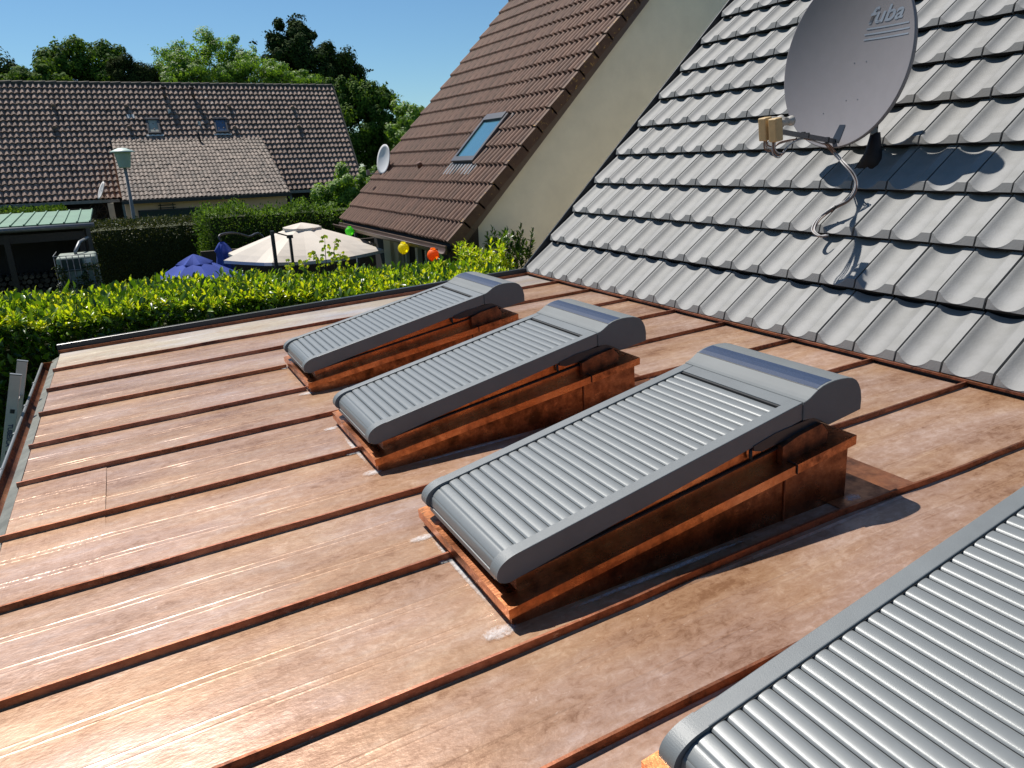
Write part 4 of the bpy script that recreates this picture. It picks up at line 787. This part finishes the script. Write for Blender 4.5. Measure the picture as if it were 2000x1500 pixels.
def hedge_leaves(parent, nm, x0, x1, y0, y1, z0, ztop, dens, leaf, m, aspect=.4, core=.14, faces='ftl', six=True, rag=.05, upm=.5, mesh_only=False):
    """leaves over the faces of a clipped block plus a dark core; ztop is a function of x"""
    off = np.array(ACC[parent.name]); Ps, Ns = [], []
    def face(n, f, nn, keep=None):
        P = f(rng.random(n), rng.random(n)); Ps.append(P+rng.normal(size=P.shape)*rag); Ns.append(np.tile(nn, (n, 1)))
    zt = np.vectorize(ztop)
    if 'f' in faces:
        n = int(dens*(x1-x0)*(ztop((x0+x1)/2)-z0)); face(n, lambda a, b_: np.stack([x0+(x1-x0)*a, np.full(n, y0), z0+(zt(x0+(x1-x0)*a)-z0)*b_], 1), (0, -1., .1))
    if 't' in faces:
        n = int(dens*(x1-x0)*(y1-y0)); face(n, lambda a, b_: np.stack([x0+(x1-x0)*a, y0+(y1-y0)*b_, zt(x0+(x1-x0)*a)], 1), (0, 0, 1.))
    for ch, xx, sx in (('l', x0, -1.), ('r', x1, 1.)):
        if ch in faces:
            n = int(dens*(y1-y0)*(ztop(xx)-z0)); face(n, lambda a, b_: np.stack([np.full(n, xx), y0+(y1-y0)*a, z0+(ztop(xx)-z0)*b_], 1), (sx, 0, .1))
    P = np.concatenate(Ps); Nn = np.concatenate(Ns)+rdir(len(P))*.7; D = Nn*.5+rdir(len(P))*.8+np.array([0, 0, upm]); s_ = leaf*(.65+.7*rng.random(len(P)))
    return leaf_mesh(nm, P-off, D, np.cross(D, rdir(len(P)))+np.array([0, -.3, .5]), s_, s_*aspect, m, six=six), P
# cherry laurel hedge along the copper roof
def ltop(x): return -1.305-.030*max(0, x+.5)-.04*max(0, x-2.7)+.03*sin(x*2.1)+.025*sin(x*5.3+1)
hed = thing('laurel_hedge', (0, 8.6, GZ), 'bright yellow green cherry laurel hedge along the far edge of the copper roof', 'hedge')
b = MB(); b.box((-7, 8.05, GZ), (4.35, 9.25, -1.55)); b.build('light_block_core', 'l_dark', hed)  # solid unseen core, added to block light through the leaves
me, _ = hedge_leaves(hed, 'foliage', -7, 4.5, 7.92, 9.35, -3.3, ltop, 620, .095, 'l_laurel', faces='ft', rag=.055); o = place('foliage', me, hed); o['kind'] = 'stuff'
me, _ = hedge_leaves(hed, 'foliage', -7, 4.5, 8.0, 9.3, -3.3, lambda x: ltop(x)-.10, 420, .10, 'l_laurel', faces='ft', rag=.08); o = place('foliage', me, hed); o['kind'] = 'stuff'
# upright shoots: each a rosette of pointed leaves
def shoots(n, x0, x1, y0, y1, zf, hgt, leaf, per=9, tilt=.25):
    bx_ = x0+(x1-x0)*rng.random(n); by = y0+(y1-y0)*rng.random(n); h = hgt*(.35+.9*rng.random(n)**2); ax = np.stack([rng.normal(size=n)*tilt, rng.normal(size=n)*tilt-.12, np.ones(n)], 1); ax /= np.linalg.norm(ax, axis=1, keepdims=True)
    z0 = np.array([zf(a) for a in bx_])-.03+rng.normal(size=n)*.02; B = np.stack([bx_, by, z0], 1); P = []; D = []; Nn = []; Sz = []
    for k in range(per):
        t = (k+.3)/per; a = k*2.4+rng.random(n)*.6; side = np.stack([np.cos(a), np.sin(a), np.zeros(n)], 1)
        P.append(B+ax*(h*t)[:, None]); d = side*(1.05-.75*t)+ax*(.55+.7*t); D.append(d); Nn.append(ax*1.-side*.9*(.4+t)+0); Sz.append(leaf*(.6+.5*rng.random(n))*(1.05-.35*t))
    return np.concatenate(P), np.concatenate(D), np.concatenate(Nn), np.concatenate(Sz), B, ax, h
P, D, Nn, Sz, B, ax, h = shoots(3200, -7, 4.3, 7.88, 9.35, ltop, .14, .115); off = np.array(ACC[hed.name])
o = place('young_shoots', leaf_mesh('young_shoots', P-off, D, Nn, Sz, Sz*.34, 'l_shoot', fold=.3, curl=.18), hed); o['kind'] = 'stuff'
P, D, Nn, Sz, B, ax, h = shoots(1300, -7, 4.3, 7.84, 7.98, lambda x: ltop(x)-.03-.9*random.random()**2, .10, .10, per=6, tilt=.5)
o = place('young_shoots', leaf_mesh('young_shoots', P-off, D, Nn, Sz, Sz*.38, 'l_laurel', fold=.3, curl=.18), hed); o['kind'] = 'stuff'
# taller laurel clumps near the gable
def clump(name, label, px, py, Y, w_, hgt, n, m, leaf=.1):
    c = at(px, py, Y); t = thing(name, (c[0], Y, GZ), label, 'shrub'); P, D, Nn, Sz, B, ax, h = shoots(n, c[0]-w_, c[0]+w_, Y-.25, Y+.25, lambda x: c[2]-hgt*random.random()**.7*(1-.5*abs(x-c[0])/w_), .22, leaf, per=10)
    off = np.array(ACC[t.name]); place('foliage', leaf_mesh('foliage', P-off, D, Nn, Sz, Sz*.4, m, fold=.25, curl=.15), t)
    b = MB(); [b.tube([(c[0], Y, GZ), tuple(B[i]), tuple(B[i]+ax[i]*h[i])], [.014, .008, .003], 5) for i in range(min(n, 16))]; b.build('stem', 'bark', t)
clump('laurel_shrub', 'dark green laurel shrub standing higher against the beige gable wall', 992, 465, 9.3, .26, .60, 85, 'l_laurel', .10)
clump('laurel_shrub', 'glossy bright laurel shrub rising from the hedge just left of the darker one', 945, 490, 8.9, .30, .42, 100, 'l_shoot', .10)
# young maple sapling
c = at(645, 470, 9.0); sp = thing('maple_sapling', (c[0], 9.0, GZ), 'young maple sapling with drooping pale leaves sticking up from the hedge before the cream parasol', 'sapling'); b = MB(); P = []; D = []
stems = [((625, 545), (618, 497), (604, 505)), ((640, 545), (636, 500), (634, 462)), ((655, 545), (652, 495), (655, 466)), ((600, 550), (596, 520), (592, 512)), ((668, 540), (668, 505), (672, 490)), ((570, 548), (566, 525), (563, 515))]
for st in stems:
    q = [Vector(at(*p, 9.0+.1*i)) for i, p in enumerate(st)]; b.tube(q, [.007, .005, .002], 5)
    for k in range(16):
        t_ = .25+.75*rng.random(); a = q[0].lerp(q[1], t_*2) if t_ < .5 else q[1].lerp(q[2], t_*2-1); a = a+Vector(rng.normal(size=3)*.035); P.append(tuple(a)); d = rdir(1)[0]; d[2] = -.7; D.append(d)
P = np.array(P); D = np.array(D); k = len(P); off = np.array(ACC[sp.name]); P3 = np.repeat(P, 3, 0); D3 = np.repeat(D, 3, 0)+np.tile(np.array([[0, 0, 0], [.7, 0, .1], [-.7, 0, .1]]), (k, 1)); s3 = .045*(.8+.4*rng.random(3*k))
b.build('stem', 'bark', sp); place('foliage', leaf_mesh('foliage', P3-off, D3, rdir(3*k)*.3+np.array([0, -.7, .6]), s3, s3*.62, 'l_shoot', fold=.1), sp)

# dark clipped hedge in the garden
hd = thing('clipped_hedge', (.6, 23, GZ), 'dark clipped block hedge with an olive top between the water tank and the parasols', 'hedge')
b = MB(); b.box((-.78, 22.15, GZ), (2.3, 23.4, -1.46)); b.build('light_block_core', 'l_dark', hd)  # added box hidden in the foliage to block light
me, _ = hedge_leaves(hd, 'foliage', -.9, 2.4, 22, 23.6, GZ, lambda x: -1.36, 1000, .055, 'l_dark', faces='ftl', six=False, aspect=.6, rag=.05); o = place('foliage', me, hd); o['kind'] = 'stuff'
h2 = thing('clipped_hedge', (.0, 26.5, GZ), 'narrower olive topped hedge just behind the dark block hedge, in front of the lamp post', 'hedge')
me, _ = hedge_leaves(h2, 'foliage', -.5, 1.2, 24.95, 25.9, GZ, lambda x: -1.48, 700, .06, 'l_dark', faces='ftlr', six=False, aspect=.6); place('foliage', me, h2)
b = MB(); b.box((-.4, 25.05, GZ), (1.1, 25.8, -1.5)); b.build('light_block_core', 'l_dark', h2)  # hidden box added so no light passes through this hedge
h3 = thing('flat_topped_hedge', (-3, 28, GZ), 'flat topped green hedge at the left edge above the green metal roof', 'hedge')
me, _ = hedge_leaves(h3, 'foliage', -7.5, -1.75, 28, 29.6, GZ, lambda x: -1.12, 420, .09, 'l_mid', faces='ftr', six=False, aspect=.6); place('foliage', me, h3)
b = MB(); b.box((-7.4, 28.1, GZ), (-1.9, 29.5, -1.25)); b.build('light_block_core', 'l_dark', h3)  # unseen filler box added behind the leaves to stop light
# loose green shrub row with pointed tips behind the parasols
def row_top(x): return -1.13-.05*max(0, x-3)+.10*sin(x*3.3)+.06*sin(x*7.7)
h4 = thing('loose_hedge', (4, 20.5, GZ), 'loose mid green hedge with pointed tips behind the parasols', 'hedge')
me, _ = hedge_leaves(h4, 'foliage', 1.75, 6.3, 20, 21.4, GZ, row_top, 900, .06, 'l_mid', faces='ftlr', six=False, aspect=.65, rag=.09); place('foliage', me, h4)
b = MB(); b.box((1.9, 20.2, GZ), (6.2, 21.2, -1.2)); b.build('light_block_core', 'l_dark', h4)  # added inner box, hidden by leaves, keeps light from passing
P, D, Nn, Sz, B, ax, h = shoots(240, 1.8, 6.2, 20, 21.3, row_top, .20, .06, per=14, tilt=.08); off = np.array(ACC[h4.name])
place('foliage', leaf_mesh('foliage', P-off, D, Nn, Sz, Sz*.6, 'l_light', fold=.2), h4)

# ------------------------------------------------------------------ cream cantilever parasol
UC = Vector((2.73, 13.3, -.985)); um = thing('cream_parasol', (UC.x, UC.y, GZ), 'large open cream cantilever parasol behind the laurel hedge', 'parasol'); RU, DZ = 1.42, .47; a0 = rad(12)
def canopy(parent, c, R_, dz, m, n=8, a0=0., r_in=.0, sag=.05, name='canopy', scal=.13):
    vs = []; K = 7; per = 4; N_ = n*per
    for i in range(K):
        t = r_in+(1-r_in)*i/(K-1)
        for j in range(N_):
            a = a0+2*pi*j/N_; ph = (j % per)/per; e = sin(pi*ph); rr_ = R_*t*(1-(1-cos(pi/n))*e - scal*e*t*t); vs.append((c.x+rr_*cos(a), c.y+rr_*sin(a), c.z-dz*(t**1.12)-sag*e*t*.8*(1 if t < .99 else 1)+.0))
    fs = [(i*N_+j, i*N_+(j+1) % N_, (i+1)*N_+(j+1) % N_, (i+1)*N_+j) for i in range(K-1) for j in range(N_)]; b = MB(); b.add(vs, fs, False)
    e_ = [(x, y, z-.05) for x, y, z in vs[-N_:]]; b.add(vs[-N_:]+e_, [(j, (j+1) % N_, N_+(j+1) % N_, N_+j) for j in range(N_)]); return b.build(name, m, parent)
cn = canopy(um, UC, RU, DZ, 'canvas', 8, a0, r_in=.12)
canopy(um, UC+Vector((0, 0, .03)), .34, .075, 'canvas', 8, a0+.1, r_in=.02, sag=.015, name='top_vent', scal=.1)
for k in range(8): a = a0+2*pi*k/8; b = MB(); b.tube([UC+Vector((.1*cos(a), .1*sin(a), -.05)), UC+Vector((RU*cos(a), RU*sin(a), -DZ-.012))], .008, 5); b.build('rib', 'darkmetal', um)
m0 = Vector(at(531, 451, 12.05)); m1 = Vector(at(566, 462, 12.15)); b = MB(); b.bar(Vector((m0.x, m0.y, GZ)), m0, .06, .05); b.build('mast', 'darkmetal', um)
b = MB(); b.bar(m0+Vector((0, 0, -.01)), m1, .025, .02); b.build('arm', 'darkmetal', um); b = MB(); b.bar(m1+Vector((0, 0, .01)), Vector((m1.x, m1.y, GZ)), .05, .04); b.build('strut', 'darkmetal', um)
b = MB(); b.obox(m1, (.045, 0, 0), (0, .03, 0), (0, 0, .025)); b.build('clamp', 'black', um)
# open blue parasol
c = Vector(at(378, 500, 12.0)); bp1 = thing('blue_parasol', (c.x, c.y, GZ), 'open blue parasol whose top shows above the laurel hedge', 'parasol')
canopy(bp1, c, 1.15, .62, 'blue', 8, .2, r_in=.12, sag=.04); canopy(bp1, c+Vector((0, 0, .03)), .27, .13, 'blue', 8, .2, r_in=.03, name='top_vent', sag=.02); b = MB(); b.tube([(c.x, c.y, GZ), (c.x, c.y, c.z)], .025, 8); b.build('pole', 'white', bp1)
# closed blue parasol hanging from a curved arm
c = Vector(at(433, 472, 14.2)); bp2 = thing('closed_blue_parasol', (c.x, c.y, GZ), 'folded dark blue parasol hanging from a curved arm beside the cream one', 'parasol'); vs = []
prof = [(.03, 0), (.07, -.04), (.13, -.16), (.105, -.2), (.11, -.3), (.15, -.55), (.19, -.85), (.21, -1.1), (.2, -1.25)]
for (r, z) in prof:
    for j in range(28): a = 2*pi*j/28; rr_ = r*(1+.22*cos(a*7)*(1 if z < -.1 else .4)); vs.append((c.x+rr_*cos(a), c.y+rr_*sin(a), c.z+z))
b = MB(); b.add(vs, [(i*28+j, i*28+(j+1) % 28, (i+1)*28+(j+1) % 28, (i+1)*28+j) for i in range(len(prof)-1) for j in range(28)], True); b.build('folded_canopy', 'blue', bp2)
b = MB(); b.tube(smooth([A(431, 472, 14.2), A(429, 460, 14.25), A(455, 455, 14.5), A(485, 462, 14.8), A(520, 478, 15.2), (A(545, 500, 15.4)[0], 15.4, GZ)], 5), .022, 6); b.build('curved_arm', 'darkmetal', bp2)

# ------------------------------------------------------------------ wood store with green metal roof, firewood, tank
st = thing('wood_store', (-2.5, 18, GZ), 'open timber wood store with a green ribbed metal roof at the left edge', 'shed')
yf, yb_, zf_, zb = 17.0, 19.6, -.925, -.80; xr = -.59; pw = .222
for k in range(22):
    x1_ = xr-k*pw; x0_ = x1_-pw+.004; b = MB()
    for (xa, xb, h) in ((x0_, x1_, 0), (x1_-.03, x1_-.005, .022)):
        b.add([(xa, yf, zf_-.03), (xb, yf, zf_-.03), (xb, yb_, zb-.03), (xa, yb_, zb-.03), (xa, yf, zf_+h), (xb, yf, zf_+h), (xb, yb_, zb+h), (xa, yb_, zb+h)], [(3, 2, 1, 0), (4, 5, 6, 7), (0, 1, 5, 4), (1, 2, 6, 5), (2, 3, 7, 6), (3, 0, 4, 7)])
    b.build('roof_panel', 'greenroof', st)
b = MB(); b.tube([(-5.5, yf-.06, zf_-.07), (xr+.05, yf-.06, zf_-.07)], .05, 8); b.build('gutter', 'zinc', st)
b = MB(); b.box((-5.5, yf+.1, -1.26), (-.75, yf+.2, -1.10)); b.build('beam', 'brownwood', st)
for x in (-4.2, -2.06, -.82): b = MB(); b.box((x-.05, yf+.08, GZ), (x+.05, yf+.18, -1.09 if x < -1 else -1.262)); b.build('post', 'brownwood', st)
b = MB(); b.box((-5.5, yb_-.1, GZ), (-.75, yb_-.05, zb-.05)); b.build('back_wall', 'brownwood', st)
b = MB(); b.box((-.76, yf+.4, GZ), (-.72, yb_-.1, -1.0)); b.build('side_wall', 'brownwood', st)
fw = thing('firewood_stack', (-2.4, 18.4, GZ), 'stack of split firewood in the shade of the green roofed store', 'firewood'); b = MB()
for r in range(19):
    for k in range(42):
        x = -5.3+k*.108+.05*(r % 2)+random.gauss(0, .008); z = GZ+.05+r*.098
        if x > -.9: continue
        q = random.gauss(0, .03); n = 6; b.tube([(x, 17.75+q, z), (x, 18.3, z)], .05*random.uniform(.8, 1.05), n)
o = b.build('logs', 'log', fw); o['kind'] = 'stuff'
tk = thing('water_tank', (-.9, 16.2, GZ), 'milky square water tank in a wire cage overgrown with ivy', 'tank'); tx0, tx1, ty0, ty1, tz = -1.22, -.58, 15.7, 16.6, -1.46
b = MB(); b.box((tx0, ty0, GZ+.1), (tx1, ty1, tz)); bevel(b.build('bottle', 'whiteplastic', tk), .05, 3)
b = MB(); b.box((tx0+.08, ty0-.006, tz-.26), (tx0+.42, ty0-.001, tz-.04)); b.build('sign_plate', 'greendoor', tk)
b = MB(); b.box((tx0+.45, ty0-.006, tz-.13), (tx0+.56, ty0-.001, tz-.05)); b.build('label', 'white', tk)
b = MB()
for k in range(8): x = tx0-.02+k*(tx1-tx0+.04)/7; b.tube([(x, ty0-.02, GZ), (x, ty0-.02, tz+.03)], .007, 5)
for k in range(9): z = tz+.03-k*.26; b.tube([(tx0-.03, ty0-.03, z), (tx1+.03, ty0-.03, z)], .007, 5); b.tube([(tx0-.03, ty0-.03, z), (tx0-.03, ty1+.03, z)], .007, 5)
b.build('cage', 'zinc', tk)
n = 1500; P = np.stack([tx0-.03+(tx1-tx0+.06)*rng.random(n), np.full(n, ty0-.05), tz-.15-1.2*rng.random(n)**1.2], 1)+rng.normal(size=(n, 3))*.02
keep = (np.sin(P[:, 0]*14)+np.sin(P[:, 2]*9+P[:, 0]*6) > -.1) | (P[:, 0] > tx1-.08) | (P[:, 0] < tx0+.03); P = P[keep]; s_ = .04*(.6+.8*rng.random(len(P)))
place('ivy', leaf_mesh('ivy', P-np.array(ACC[tk.name]), rdir(len(P)), rdir(len(P))+np.array([0, -1.2, .4]), s_, s_*.9, 'l_dark', six=False), tk)
b = MB(); b.tube([A(171, 464, 17.0), A(155, 473, 16.4), A(147, 491, 16.1), (A(147, 491, 16.1)[0], 16.1, tz)], .03, 8); tag(b.build('filling_pipe', 'zinc'), 'bent grey pipe leading into the top of the caged water tank', 'pipe')
# dark boundary behind the parasols
b = MB(); b.box((1.5, 19.2, GZ), (9.0, 19.3, -1.9)); tag(b.build('timber_fence', 'brownwood'), 'dark timber fence in shade below the loose hedge behind the cream parasol', 'fence')
